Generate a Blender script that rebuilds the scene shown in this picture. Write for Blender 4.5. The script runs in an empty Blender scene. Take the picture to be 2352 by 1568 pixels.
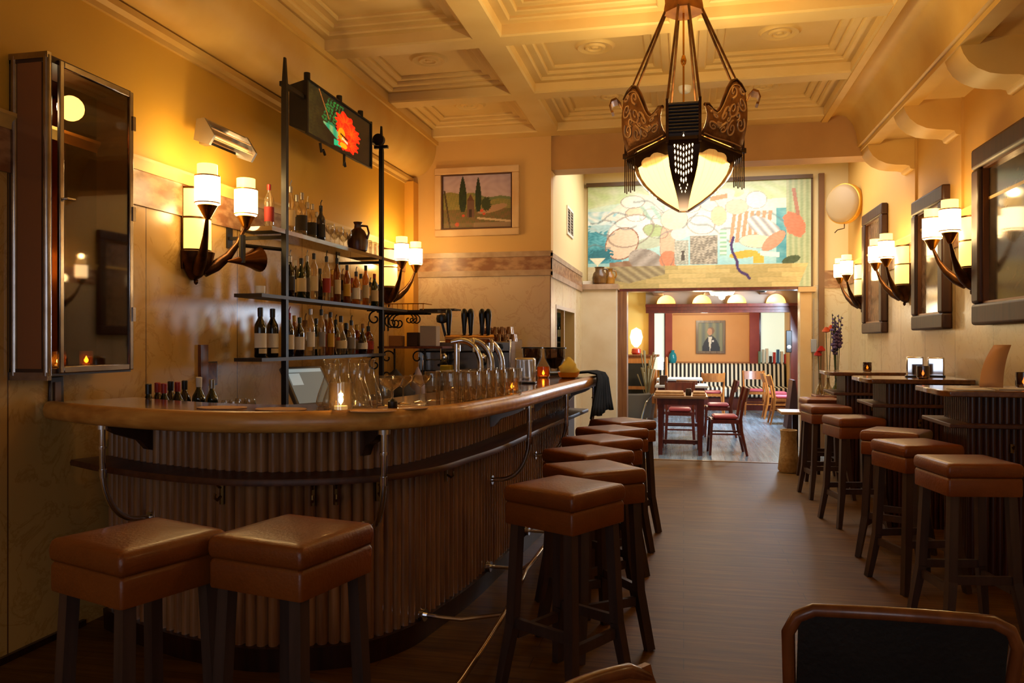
import bpy, bmesh, math, random
from mathutils import Vector, Matrix
S = bpy.context.scene
C = S.collection
PI = math.pi
def R(d): return math.radians(d)

# ---------------------------------------------------------------- camera
F = 1830.0; EYE = 1.40; YAW = math.atan(394 / F)
cam_d = bpy.data.cameras.new('camera'); cam = bpy.data.objects.new('camera', cam_d); C.objects.link(cam)
cam.location = (0, 0, EYE); cam.rotation_euler = (PI / 2, 0, YAW)
cam_d.sensor_width = 36; cam_d.lens = F / 2352 * 36; cam_d.clip_start = .05
S.camera = cam
def _r(px):
    u = (px - 1176) / F
    return -math.sin(YAW) + u * math.cos(YAW), math.cos(YAW) + u * math.sin(YAW)
def X_at(px, Y):            # survey helpers: turn sightings into metres in the room
    a, b = _r(px); return a / b * Y
def Y_at(px, X):
    a, b = _r(px); return b / a * X
def depth(X, Y): return -X * math.sin(YAW) + Y * math.cos(YAW)
def Z_at(py, X, Y): return EYE + (784 - py) / F * depth(X, Y)

# ---------------------------------------------------------------- colour / materials
def lin(c):
    if isinstance(c, str):
        c = c.lstrip('#'); c = tuple(int(c[i:i + 2], 16) / 255 for i in (0, 2, 4))
    return tuple((x / 12.92 if x <= .04045 else ((x + .055) / 1.055) ** 2.4) for x in c)
def l4(c): return (*lin(c), 1)
_M = {}
def _new(name):
    m = bpy.data.materials.new(name); m.use_nodes = True
    nt = m.node_tree; b = nt.nodes['Principled BSDF']
    return m, nt, b
def nd(nt, t, **k):
    n = nt.nodes.new(t)
    for a, v in k.items():
        if a in n.inputs: n.inputs[a].default_value = v
        else: setattr(n, a, v)
    return n
def mat(name, col, rough=.5, metal=0, col2=None, scale=6, stretch=(1, 1, 1), bump=0, bscale=40, emit=None, es=0, coat=0, spec=.5, detail=4, lo=.35, hi=.7, sheen=0):
    if name in _M: return _M[name]
    m, nt, b = _new(name)
    b.inputs['Base Color'].default_value = l4(col); b.inputs['Roughness'].default_value = rough
    b.inputs['Metallic'].default_value = metal; b.inputs['Specular IOR Level'].default_value = spec
    b.inputs['Coat Weight'].default_value = coat; b.inputs['Coat Roughness'].default_value = .12
    b.inputs['Sheen Weight'].default_value = sheen
    tc = nd(nt, 'ShaderNodeTexCoord'); mp = nd(nt, 'ShaderNodeMapping'); mp.inputs['Scale'].default_value = stretch
    nt.links.new(tc.outputs['Object'], mp.inputs[0])
    if col2 is not None:
        n = nd(nt, 'ShaderNodeTexNoise', Scale=scale, Detail=detail); nt.links.new(mp.outputs[0], n.inputs['Vector'])
        r = nd(nt, 'ShaderNodeValToRGB'); r.color_ramp.elements[0].position = lo; r.color_ramp.elements[1].position = hi
        r.color_ramp.elements[0].color = l4(col); r.color_ramp.elements[1].color = l4(col2)
        nt.links.new(n.outputs['Fac'], r.inputs[0]); nt.links.new(r.outputs[0], b.inputs['Base Color'])
    if bump:
        n2 = nd(nt, 'ShaderNodeTexNoise', Scale=bscale, Detail=3); nt.links.new(mp.outputs[0], n2.inputs['Vector'])
        bp = nd(nt, 'ShaderNodeBump', Strength=bump, Distance=.01); nt.links.new(n2.outputs['Fac'], bp.inputs['Height'])
        nt.links.new(bp.outputs[0], b.inputs['Normal'])
    if emit is not None:
        b.inputs['Emission Color'].default_value = l4(emit); b.inputs['Emission Strength'].default_value = es
    _M[name] = m; return m
def glass(name, tint='#ffffff', refl=.12, rough=.02, body=None, bodyfac=0):
    """thin clear or tinted glass: lets light straight through, mirrors at grazing angles"""
    if name in _M: return _M[name]
    m, nt, b = _new(name); nt.nodes.remove(b)
    t = nd(nt, 'ShaderNodeBsdfTransparent')
    g = nd(nt, 'ShaderNodeBsdfGlossy', Roughness=rough)
    lw = nd(nt, 'ShaderNodeLayerWeight', Blend=.5)
    pw = nd(nt, 'ShaderNodeMath', operation='POWER'); pw.inputs[1].default_value = 2.6; nt.links.new(lw.outputs['Facing'], pw.inputs[0])
    cm = nd(nt, 'ShaderNodeMixRGB'); cm.inputs[1].default_value = l4(tint); cm.inputs[2].default_value = (*[x * .42 for x in lin(tint)], 1)
    nt.links.new(pw.outputs[0], cm.inputs[0]); nt.links.new(cm.outputs[0], t.inputs[0])   # edges look denser: more glass along the line of sight
    mr = nd(nt, 'ShaderNodeMapRange'); mr.inputs['To Min'].default_value = refl * .4; mr.inputs['To Max'].default_value = min(1, refl * 5)
    nt.links.new(pw.outputs[0], mr.inputs[0])
    mx = nd(nt, 'ShaderNodeMixShader'); nt.links.new(mr.outputs[0], mx.inputs[0])
    src = t
    if bodyfac:
        d = nd(nt, 'ShaderNodeBsdfDiffuse'); d.inputs[0].default_value = l4(body)
        m2 = nd(nt, 'ShaderNodeMixShader'); m2.inputs[0].default_value = bodyfac
        nt.links.new(t.outputs[0], m2.inputs[1]); nt.links.new(d.outputs[0], m2.inputs[2]); src = m2
    nt.links.new(src.outputs[0], mx.inputs[1]); nt.links.new(g.outputs[0], mx.inputs[2])
    nt.links.new(mx.outputs[0], nt.nodes['Material Output'].inputs[0])
    _M[name] = m; return m
def wood(name, c1, c2, rough=.35, axis=2, scale=5, coat=.2, bump=.05):
    if name in _M: return _M[name]
    st = [10, 10, 10]; st[axis] = .7
    return mat(name, c1, rough, 0, c2, scale * .5, st, bump, 6, coat=coat, lo=.3, hi=.72, detail=6)
def artmat(name, rough=.5, es=0):
    if name in _M: return _M[name]
    m, nt, b = _new(name); b.inputs['Roughness'].default_value = rough
    a = nd(nt, 'ShaderNodeVertexColor'); a.layer_name = 'Col'
    nt.links.new(a.outputs[0], b.inputs['Base Color'])
    if es:
        nt.links.new(a.outputs[0], b.inputs['Emission Color']); b.inputs['Emission Strength'].default_value = es
    _M[name] = m; return m

# ---------------------------------------------------------------- mesh builder
class MB:
    def __init__(s, M=None): s.v = []; s.f = []; s.M = M
    def add(s, vs, fs):
        o = len(s.v)
        for p in vs:
            p = Vector(p)
            if s.M is not None: p = s.M @ p
            s.v.append(p)
        s.f += [tuple(o + i for i in f) for f in fs]; return s
    def hexa(s, p):
        return s.add(p, [(0, 3, 2, 1), (4, 5, 6, 7), (0, 1, 5, 4), (1, 2, 6, 5), (2, 3, 7, 6), (3, 0, 4, 7)])
    def box(s, x0, x1, y0, y1, z0, z1):
        return s.hexa([(x0, y0, z0), (x1, y0, z0), (x1, y1, z0), (x0, y1, z0), (x0, y0, z1), (x1, y0, z1), (x1, y1, z1), (x0, y1, z1)])
    def bar(s, a, b, w, d=None, up=(0, 0, 1), w2=None, d2=None):
        a = Vector(a); b = Vector(b); d = d or w; w2 = w2 or w; d2 = d2 or d
        t = (b - a).normalized(); u = Vector(up)
        if abs(t.dot(u)) > .95: u = Vector((0, 1, 0))
        x = t.cross(u).normalized(); y = x.cross(t).normalized()
        q = []
        for c, ww, dd in ((a, w, d), (b, w2, d2)):
            q += [c - x * ww / 2 - y * dd / 2, c + x * ww / 2 - y * dd / 2, c + x * ww / 2 + y * dd / 2, c - x * ww / 2 + y * dd / 2]
        return s.hexa(q)
    def lathe(s, prof, n=20, c=(0, 0, 0), ax='z', sx=1, sy=1, a0=0, a1=2 * PI):
        full = abs(a1 - a0 - 2 * PI) < 1e-6; k = n if full else n + 1
        vs = []
        for r, z in prof:
            for i in range(k):
                a = a0 + (a1 - a0) * i / n
                p = (r * math.cos(a) * sx, r * math.sin(a) * sy, z)
                if ax == 'x': p = (p[2], p[0], p[1])
                elif ax == 'y': p = (p[0], p[2], p[1])
                vs.append((p[0] + c[0], p[1] + c[1], p[2] + c[2]))
        fs = []
        for j in range(len(prof) - 1):
            for i in range(n):
                i2 = (i + 1) % k if full else i + 1
                fs.append((j * k + i, j * k + i2, (j + 1) * k + i2, (j + 1) * k + i))
        if full:
            if prof[0][0] > 1e-6: fs.append(tuple(reversed(range(k))))
            if prof[-1][0] > 1e-6: fs.append(tuple((len(prof) - 1) * k + i for i in range(k)))
        return s.add(vs, fs)
    def tube(s, pts, r, n=8, cap=True, closed=False):
        pts = [Vector(p) for p in pts]; m = len(pts)
        rs = r if isinstance(r, (list, tuple)) else [r] * m
        vs = []; x = None
        for i in range(m):
            if closed: t = pts[(i + 1) % m] - pts[i - 1]
            else: t = pts[min(i + 1, m - 1)] - pts[max(i - 1, 0)]
            t.normalize()
            if x is None:
                u = Vector((0, 0, 1)) if abs(t.z) < .9 else Vector((1, 0, 0))
                x = t.cross(u).normalized()
            x = (x - t * x.dot(t)).normalized(); y = t.cross(x)
            for k in range(n):
                a = 2 * PI * k / n
                vs.append(pts[i] + (x * math.cos(a) + y * math.sin(a)) * rs[i])
        fs = []
        for i in range(m if closed else m - 1):
            j = (i + 1) % m
            for k in range(n):
                fs.append((i * n + k, i * n + (k + 1) % n, j * n + (k + 1) % n, j * n + k))
        if cap and not closed:
            fs.append(tuple(reversed(range(n)))); fs.append(tuple((m - 1) * n + k for k in range(n)))
        return s.add(vs, fs)
    def prism(s, poly, a, b, axis='y'):
        def P(p, h):
            return {'y': (p[0], h, p[1]), 'x': (h, p[0], p[1]), 'z': (p[0], p[1], h)}[axis]
        n = len(poly)
        vs = [P(p, a) for p in poly] + [P(p, b) for p in poly]
        fs = [tuple(range(n)), tuple(reversed(range(n, 2 * n)))] + [(i, n + i, n + (i + 1) % n, (i + 1) % n) for i in range(n)]
        return s.add(vs, fs)
    def loft(s, rings, closed=True, cap=True):
        n = len(rings[0]); vs = [p for r in rings for p in r]; fs = []
        for j in range(len(rings) - 1):
            for i in range(n if closed else n - 1):
                fs.append((j * n + i, j * n + (i + 1) % n, (j + 1) * n + (i + 1) % n, (j + 1) * n + i))
        if cap and closed:
            fs.append(tuple(reversed(range(n)))); fs.append(tuple((len(rings) - 1) * n + i for i in range(n)))
        return s.add(vs, fs)
    def mesh(s, name, m, smooth=40):
        bm = bmesh.new()
        vv = [bm.verts.new(p) for p in s.v]
        for f in s.f:
            try: bm.faces.new([vv[i] for i in f])
            except ValueError: pass
        bmesh.ops.recalc_face_normals(bm, faces=bm.faces)
        me = bpy.data.meshes.new(name); bm.to_mesh(me); bm.free()
        if smooth:
            for p in me.polygons: p.use_smooth = True
            me.set_sharp_from_angle(angle=R(smooth))
        if m: me.materials.append(m)
        return me
    def build(s, name, m, parent=None, loc=None, rot=None, smooth=40, bev=0, seg=2):
        o = bpy.data.objects.new(name, s.mesh(name, m, smooth)); C.objects.link(o)
        if parent is not None: o.parent = parent
        if loc: o.location = loc
        if rot is not None: o.rotation_euler = (0, 0, rot) if not isinstance(rot, (tuple, list)) else rot
        if bev:
            b = o.modifiers.new('edge', 'BEVEL'); b.width = bev; b.segments = seg; b.limit_method = 'ANGLE'; b.angle_limit = R(40)
        return o
def tag(o, label=None, cat=None, group=None, kind=None):
    if label: o['label'] = label
    if cat: o['category'] = cat
    if group: o['group'] = group
    if kind: o['kind'] = kind
    return o
def thing(name, label, cat, loc=(0, 0, 0), rotz=0, group=None):
    o = bpy.data.objects.new(name, None); C.objects.link(o)
    o.empty_display_size = .05
    o.location = loc; o.rotation_euler = (0, 0, rotz)
    return tag(o, label, cat, group)
def kids(o): return [x for x in C.objects if x.parent is o]
def dup(o, loc=None, rotz=None, label=None, group=None, _p=None):
    c = o.copy(); C.objects.link(c)
    if _p is not None: c.parent = _p
    if loc is not None: c.location = loc
    if rotz is not None: c.rotation_euler = (0, 0, rotz)
    if label: c['label'] = label
    if group: c['group'] = group
    for k in kids(o):
        if k is not c: dup(k, _p=c)
    return c
def struct(name, mb, m, parent=None, smooth=30, bev=0):
    o = mb.build(name, m, parent, smooth=smooth, bev=bev); o['kind'] = 'structure'; return o
ORD = 'first second third fourth fifth sixth seventh eighth ninth tenth eleventh twelfth thirteenth fourteenth fifteenth sixteenth seventeenth eighteenth nineteenth twentieth'.split()
def canvas(name, W, H, nx, ny, fn, m, parent, M):
    """flat painted panel: colours painted point by point on a fine grid"""
    vs = []; cols = []
    for j in range(ny + 1):
        for i in range(nx + 1):
            u = i / nx; v = j / ny
            vs.append(M @ Vector((u * W, 0, v * H))); cols.append(fn(u, v))
    fs = [(j * (nx + 1) + i, j * (nx + 1) + i + 1, (j + 1) * (nx + 1) + i + 1, (j + 1) * (nx + 1) + i) for j in range(ny) for i in range(nx)]
    me = bpy.data.meshes.new(name); me.from_pydata(vs, [], fs); me.update()
    ca = me.color_attributes.new('Col', 'FLOAT_COLOR', 'POINT')
    buf = []
    for c in cols:
        r = lin([max(0, min(1, x)) for x in c]); buf += [r[0], r[1], r[2], 1]
    ca.data.foreach_set('color', buf)
    me.materials.append(m)
    o = bpy.data.objects.new(name, me); C.objects.link(o); o.parent = parent
    return o
def light(kind, loc, energy, col, size=.1, rot=None, size_y=None, name='lamp_light', spread=None):
    d = bpy.data.lights.new(name, kind); d.energy = energy; d.color = lin(col) if isinstance(col, str) else col
    if kind == 'AREA':
        d.size = size
        if size_y: d.shape = 'RECTANGLE'; d.size_y = size_y
        if spread: d.spread = spread
    else: d.shadow_soft_size = size
    o = bpy.data.objects.new(name, d); C.objects.link(o); o.location = loc
    if rot: o.rotation_euler = rot
    return o

# ---------------------------------------------------------------- shared materials
WARM = (1.0, .60, .24)
OAK = wood('bar_oak', '#b87a34', '#dea452', .34, 0, 5, .15)
BARTOP = wood('bar_top', '#5f3316', '#8a4f22', .12, 1, 5, .8)
SLAT = wood('bar_slats', '#7d4c2a', '#b07e52', .22, 2, 6, .5)
DARKWOOD = wood('dark_wood', '#1f0d07', '#3a1a0d', .32, 2, 5, .3)
MIDWOOD = wood('mid_wood', '#5a2a10', '#87481e', .3, 2, 5, .3)
REDWOOD = wood('red_wood', '#4d160c', '#6d2612', .35, 2, 5, .2)
ORANGEWOOD = wood('orange_wood', '#a05a20', '#c47a34', .35, 2, 5, .2)
CHROME = mat('chrome', '#e2e4ea', .13, 1)
STEEL = mat('brushed_steel', '#b8b4b0', .3, .8)
BRASS = mat('brass', '#b07a30', .25, 1)
IRON = mat('black_iron', '#17110d', .45, .3)
BRONZE = mat('bronze', '#3a2212', .35, .8, '#6a4420', 14)
LEATHER = mat('tan_leather', '#6e3208', .40, 0, '#8a4812', 5, bump=.15, bscale=90, lo=.3, hi=.8, coat=.1)
BLACKLEATHER = mat('black_leather', '#14100d', .42, 0, '#1f1a15', 7, bump=.12, bscale=80)
LEGWOOD = wood('stool_leg_wood', '#3a2a24', '#4e3a32', .36, 2, 5, .1)
BLACK = mat('black_plastic', '#0c0b0b', .35)
WHITE = mat('white_ceramic', '#e8e2d8', .35)
PAPER = mat('paper', '#e9dcc2', .8)
CLEAR = glass('clear_glass', '#fbf7ee', .30, .03, '#f0e0c0', .05)
CLEARY = glass('tumbler_glass', '#fbf4e6', .34, .03, '#ecca98', .05)
# ---------------------------------------------------------------- the setting
XL, XR, YB, YM, YN = -2.9, 2.1, 8.2, 11.08, -2.6
def wallmat(name, paint, paint2, marble, vein, split, axis, pitch, off, jz=None):
    """ochre paint above, polished marble slabs with joints below"""
    m, nt, b = _new(name); L = nt.links.new
    g = nd(nt, 'ShaderNodeNewGeometry'); sep = nd(nt, 'ShaderNodeSeparateXYZ'); L(g.outputs['Position'], sep.inputs[0])
    n1 = nd(nt, 'ShaderNodeTexNoise', Scale=1.6, Detail=5); L(g.outputs['Position'], n1.inputs['Vector'])
    mp = nd(nt, 'ShaderNodeMixRGB'); mp.inputs[1].default_value = l4(paint); mp.inputs[2].default_value = l4(paint2); L(n1.outputs['Fac'], mp.inputs[0])
    # marble
    n2 = nd(nt, 'ShaderNodeTexNoise', Scale=3.4, Detail=10, Distortion=.9, Roughness=.62); L(g.outputs['Position'], n2.inputs['Vector'])
    r = nd(nt, 'ShaderNodeValToRGB'); e = r.color_ramp.elements
    e[0].position = .40; e[0].color = l4(marble); e[1].position = .62; e[1].color = l4(marble)
    k = e.new(.5); k.color = l4(vein); k2 = e.new(.475); k2.color = l4(marble); k3 = e.new(.525); k3.color = l4(marble)
    L(n2.outputs['Fac'], r.inputs[0])
    n3 = nd(nt, 'ShaderNodeTexNoise', Scale=.9, Detail=3); L(g.outputs['Position'], n3.inputs['Vector'])
    mm = nd(nt, 'ShaderNodeMixRGB', blend_type='MULTIPLY'); mm.inputs[0].default_value = .45
    L(r.outputs[0], mm.inputs[1]); L(n3.outputs['Color'], mm.inputs[2])
    hs = nd(nt, 'ShaderNodeMixRGB'); hs.inputs[0].default_value = .6; L(mm.outputs[0], hs.inputs[1]); L(r.outputs[0], hs.inputs[2])
    # joints
    def M(op, a, bb):
        n = nd(nt, 'ShaderNodeMath', operation=op)
        for i, x in enumerate((a, bb)):
            if x is None: continue
            if isinstance(x, (int, float)): n.inputs[i].default_value = x
            else: L(x, n.inputs[i])
        return n.outputs[0]
    fr = M('FRACT', M('DIVIDE', M('SUBTRACT', sep.outputs[axis], off), pitch), None)
    jl = M('LESS_THAN', fr, .007 / pitch)
    jm = nd(nt, 'ShaderNodeMixRGB'); jm.inputs[2].default_value = l4('#5e3a18'); L(jl, jm.inputs[0]); L(hs.outputs[0], jm.inputs[1])
    st = M('GREATER_THAN', sep.outputs[2], split)
    fx = nd(nt, 'ShaderNodeMixRGB'); L(st, fx.inputs[0]); L(jm.outputs[0], fx.inputs[1]); L(mp.outputs[0], fx.inputs[2])
    L(fx.outputs[0], b.inputs['Base Color'])
    rr = nd(nt, 'ShaderNodeMapRange'); rr.inputs['To Min'].default_value = .24; rr.inputs['To Max'].default_value = .6; L(st, rr.inputs[0]); L(rr.outputs[0], b.inputs['Roughness'])
    return m
WALL_Y = wallmat('wall_finish_side', '#dba634', '#e4b342', '#dbae64', '#c89a50', 2.14, 1, .92, 3.87)
WALL_R = wallmat('wall_finish_right', '#d9a752', '#e0b260', '#dcc294', '#d0b486', 2.14, 1, .80, 6.1)
WALL_X = wallmat('wall_finish_back', '#d8aa62', '#dfb470', '#dfc4a2', '#d2b090', 2.14, 0, 1.6, -1.36)
WALL_B = wallmat('wall_finish_bay', '#e8d29a', '#eed9a6', '#e4d0aa', '#d6ba90', 2.14, 1, 1.6, 9.0)
CEIL = mat('ceiling_plaster', '#dfba74', .55, 0, '#e8c888', 2.0)
TRIMM = mat('trim_plaster', '#e4bd6c', .5, 0, '#dcae58', 3)
FRIEZE = mat('marble_frieze', '#8a5a38', .28, 0, '#b98e66', 9, (1, 1, 2.2), lo=.4, hi=.62, detail=9)
GREYSTONE = mat('grey_marble', '#a5876a', .3, 0, '#c2a58a', 8, detail=8)

# floors
def floormat(name, c1, c2, c3, rough, plank, along, spec=.5):
    m, nt, b = _new(name); L = nt.links.new
    g = nd(nt, 'ShaderNodeNewGeometry'); mp = nd(nt, 'ShaderNodeMapping'); L(g.outputs['Position'], mp.inputs[0])
    mp.inputs['Scale'].default_value = (1.1, 14, 1) if along == 0 else (7, .5, 1)
    n = nd(nt, 'ShaderNodeTexNoise', Scale=2.0, Detail=8, Roughness=.65); L(mp.outputs[0], n.inputs['Vector'])
    r = nd(nt, 'ShaderNodeValToRGB'); e = r.color_ramp.elements
    e[0].position = .3; e[0].color = l4(c1); e[1].position = .72; e[1].color = l4(c3); k = e.new(.5); k.color = l4(c2)
    L(n.outputs['Fac'], r.inputs[0])
    br = nd(nt, 'ShaderNodeTexBrick', Scale=1.0); br.inputs['Brick Width'].default_value = 1.3; br.inputs['Row Height'].default_value = plank
    br.inputs['Mortar Size'].default_value = .0025; br.inputs['Color1'].default_value = (1, 1, 1, 1); br.inputs['Color2'].default_value = (.72, .72, .72, 1); br.inputs['Mortar'].default_value = (.3, .3, .3, 1)
    m3 = nd(nt, 'ShaderNodeMapping'); L(g.outputs['Position'], m3.inputs[0])
    if along == 1: m3.inputs['Rotation'].default_value = (0, 0, PI / 2)
    L(m3.outputs[0], br.inputs['Vector'])
    mx = nd(nt, 'ShaderNodeMixRGB', blend_type='MULTIPLY'); mx.inputs[0].default_value = .8; L(r.outputs[0], mx.inputs[1]); L(br.outputs['Color'], mx.inputs[2])
    L(mx.outputs[0], b.inputs['Base Color']); b.inputs['Roughness'].default_value = rough; b.inputs['Specular IOR Level'].default_value = spec
    bp = nd(nt, 'ShaderNodeBump', Strength=.12, Distance=.004); L(n.outputs['Fac'], bp.inputs['Height']); L(bp.outputs[0], b.inputs['Normal'])
    return m
FLOOR = floormat('oak_floor', '#4a2a06', '#634010', '#7a551e', .52, .12, 0, .22)
FLOORB = floormat('striped_floor', '#5a6a78', '#8094a4', '#a4b6c4', .22, .16, 1)
struct('floor', MB().box(XL - .2, XR + .2, YN, 9.62, -.1, 0), FLOOR)
struct('floor_dining_room', MB().box(-4.2, 3.4, 9.62, 19.2, -.1, 0), FLOORB)
struct('trim_1', MB().box(XL, XR, 9.58, 9.64, 0, .006), mat('threshold', '#7a5a34', .4))

# walls
struct('wall_left', MB().box(XL - .15, XL, YN, YB + .15, 0, 3.75), WALL_Y)
struct('wall_right', MB().box(XR, XR + .15, YN, 12.0, 0, 3.8), WALL_R)
w = MB()                                   # far pier beside the bar, its return and the hatch
w.box(XL, -1.35, YB, YB + .14, 0, 3.75)
hy0, hy1, hz0, hz1 = 8.55, 10.0, .95, 1.77
struct('wall_back', w, WALL_X); w = MB()
w.box(-1.49, -1.35, YB + .14, hy0, 0, 3.75); w.box(-1.49, -1.35, hy1, YM + .2, 0, 3.75)
w.box(-1.49, -1.35, hy0, hy1, 0, hz0); w.box(-1.49, -1.35, hy0, hy1, hz1, 3.75)
struct('wall_bay', w, WALL_B)
w = MB(); ox0, ox1, oz = -.86, 1.50, 2.115
w.box(-1.35, XR, YM, YM + .2, oz, 3.8); w.box(-1.35, ox0, YM, YM + .2, 0, oz); w.box(ox1, XR, YM, YM + .2, 0, oz)
struct('wall_mural', w, WALL_B)
# front wall behind the camera with two tall daylight windows
w = MB(); w.box(XL, XR, YN - .15, YN, 0, .5); w.box(XL, XR, YN - .15, YN, 2.7, 3.75)
for a, b_ in ((XL, -2.4), (-.75, -.05), (1.6, XR)): w.box(a, b_, YN - .15, YN, .5, 2.7)
struct('wall_front', w, WALL_X)
for i, (a, b_) in enumerate(((-2.4, -.75), (-.05, 1.6))):
    f = MB(); f.box(a, a + .06, YN - .1, YN - .02, .5, 2.7); f.box(b_ - .06, b_, YN - .1, YN - .02, .5, 2.7); f.box(a, b_, YN - .1, YN - .02, .5, .58); f.box(a, b_, YN - .1, YN - .02, 2.62, 2.7); f.box((a + b_) / 2 - .02, (a + b_) / 2 + .02, YN - .09, YN - .03, .58, 2.62)
    wn = struct('window_%d' % (i + 1), f, DARKWOOD)
    struct('pane', MB().box(a + .06, b_ - .06, YN - .065, YN - .06, .58, 2.62), CLEAR, wn)
# marble block carrying the jugs
b = MB(); b.box(-1.35, -.88, 10.72, YM, 0, 2.10); struct('pillar', b, mat('block_marble', '#e8dabc', .3, 0, '#dcc8a4', 3, detail=8))
struct('trim_2', MB().box(-1.35, -.86, 10.69, YM, 2.10, 2.17), GREYSTONE)
# marble friezes and picture rails
f = MB(); f.box(XL, XL + .012, YN, YB, 2.14, 2.33); struct('trim_3', f, FRIEZE)
f = MB(); f.prism([(XL, 2.33), (XL + .018, 2.33), (XL + .022, 2.36), (XL + .04, 2.385), (XL + .04, 2.40), (XL, 2.40)], YN, YB, 'y'); struct('trim_4', f, TRIMM)
f = MB(); f.box(XL + .03, -1.338, YB - .012, YB, 2.15, 2.29); f.box(-1.35, -1.338, YB - .012, 10.72, 2.13, 2.30); struct('trim_5', f, FRIEZE)
f = MB()
for z0, z1, t in ((2.29, 2.345, .02), (2.09, 2.15, .018)):
    f.box(XL + .03, -1.35 + t, YB - t, YB, z0, z1); f.box(-1.35, -1.35 + t, YB - t, 10.70, z0 - .02, z1 - .02)
struct('trim_6', f, GREYSTONE)
f = MB(); f.box(XR - .012, XR, YN, YM, 2.14, 2.33); f.box(1.76, XR, YM - .012, YM, 2.10, 2.33); struct('trim_7', f, FRIEZE)
f = MB(); f.prism([(XR, 2.33), (XR - .018, 2.33), (XR - .022, 2.36), (XR - .04, 2.385), (XR - .04, 2.40), (XR, 2.40)], YN, YM, 'y'); struct('trim_8', f, TRIMM)
f = MB(); f.box(XL, XL + .02, YN, 3.4, 0, .03); struct('baseboard_left', f, DARKWOOD)
f = MB(); f.box(XR - .02, XR, YN, YM, 0, .14); struct('baseboard_right', f, DARKWOOD)
# narrow pilasters on the right wall under the corbels
BY = [8.10, 6.85, 5.55, 4.25, 2.95, 1.65, .35, -.95, -2.25]
f = MB()
for y in BY[:4]: f.box(XR - .02, XR, y - .16, y + .16, 2.40, 3.27)
struct('trim_9', f, WALL_R)
# corner pilaster beside the far left sconce
struct('trim_10', MB().box(XL, XL + .1, YB - .16, YB, 0, 3.1), mat('corner_paint', '#e2a640', .5))

# coffered ceiling
cols = [(-2.60, -1.46), (-1.26, -.09), (.09, 1.31)]
HB = .085
rows = [(BY[i + 1] + HB, BY[i] - HB) for i in range(len(BY) - 1)]
Zb, Zp = 3.54, 3.70
c = MB()
steps = [(0, Zb), (.012, Zb + .012), (.012, 3.622), (.075, 3.622), (.085, 3.632), (.085, 3.648), (.14, 3.648), (.15, 3.656), (.15, 3.675), (.20, 3.675), (.21, 3.683), (.21, Zp)]
for x0, x1 in cols:
    for y0, y1 in rows:
        rings = [[(x0 + i, y0 + i, z), (x1 - i, y0 + i, z), (x1 - i, y1 - i, z), (x0 + i, y1 - i, z)] for i, z in steps]
        c.loft(rings, True, False); o = len(c.v); c.add(rings[-1], [(0, 1, 2, 3)])
xs = [-2.62] + [v for p in cols for v in p] + [1.33]
for i in range(0, len(xs), 2):
    c.add([(xs[i], YN, Zb), (xs[i + 1], YN, Zb), (xs[i + 1], YB, Zb), (xs[i], YB, Zb)], [(0, 1, 2, 3)])
for x0, x1 in cols:
    for y in BY: c.add([(x0, y - HB, Zb), (x1, y - HB, Zb), (x1, y + HB + (.1 if y == BY[0] else 0), Zb), (x0, y + HB + (.1 if y == BY[0] else 0), Zb)], [(0, 1, 2, 3)])
ceil = struct('ceiling', c, CEIL, smooth=25)
struct('slab', MB().box(XL - .2, XR + .2, YN - .2, YB + .2, 3.76, 3.86), CEIL, ceil)
prof = [(.0, -.022), (.02, -.024), (.03, -.012), (.05, -.012), (.06, -.024), (.075, -.024), (.085, -.010), (.11, -.010), (.12, -.02), (.135, -.02), (.145, -.004), (.16, 0)]
for x0, x1 in cols:
    for y0, y1 in rows[:5]:
        struct('rosette', MB().lathe(prof, 28, ((x0 + x1) / 2, (y0 + y1) / 2, Zp)), CEIL, ceil, smooth=50)
# left cove
pf = [(XL, 3.08), (XL + .02, 3.08), (XL + .02, 3.11), (XL + .05, 3.125), (XL + .05, 3.16), (XL + .03, 3.17)]
for k in range(9):
    a = PI / 2 * k / 8
    pf.append((-2.60 - (.27) * math.cos(a), 3.17 + .31 * math.sin(a)) if False else (-2.60 - .27 * (1 - math.sin(a)), 3.47 - .30 * math.cos(a)))
pf += [(-2.60, 3.50), (-2.575, 3.50), (-2.575, Zb), (XL, Zb)]
struct('trim_11', MB().prism(pf, YN, YB, 'y'), TRIMM, smooth=50)
# right beam with hollow cornice, soffit and corbels
pf = [(1.31, 3.66), (1.31, 3.53), (1.37, 3.53), (1.375, 3.55)]
for k in range(9):
    a = PI * k / 8
    pf.append((1.465 - .085 * math.cos(a), 3.555 + .035 * math.sin(a)))
pf += [(1.575, 3.53), (1.60, 3.49), (1.625, 3.42), (1.64, 3.34), (1.64, 3.275), (1.665, 3.265), (1.665, 3.23), (1.78, 3.23), (1.78, 3.66)]
struct('beam_right', MB().prism(pf, YN, YB + .22, 'y'), TRIMM, smooth=50)
struct('ceiling_side', MB().box(1.70, XR, YN, YB + .2, 3.27, 3.36), CEIL)
cp = [(XR, 3.27), (XR, 3.00), (2.075, 2.985), (2.045, 2.995), (2.035, 3.02), (2.0, 3.03), (1.92, 3.035), (1.84, 3.05), (1.77, 3.085), (1.72, 3.13), (1.69, 3.18), (1.675, 3.225), (1.675, 3.27)]
for i, y in enumerate(BY[:6]):
    struct('trim_%d' % (12 + i), MB().prism(cp, y - .15, y + .15, 'y'), TRIMM, smooth=50)
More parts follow.
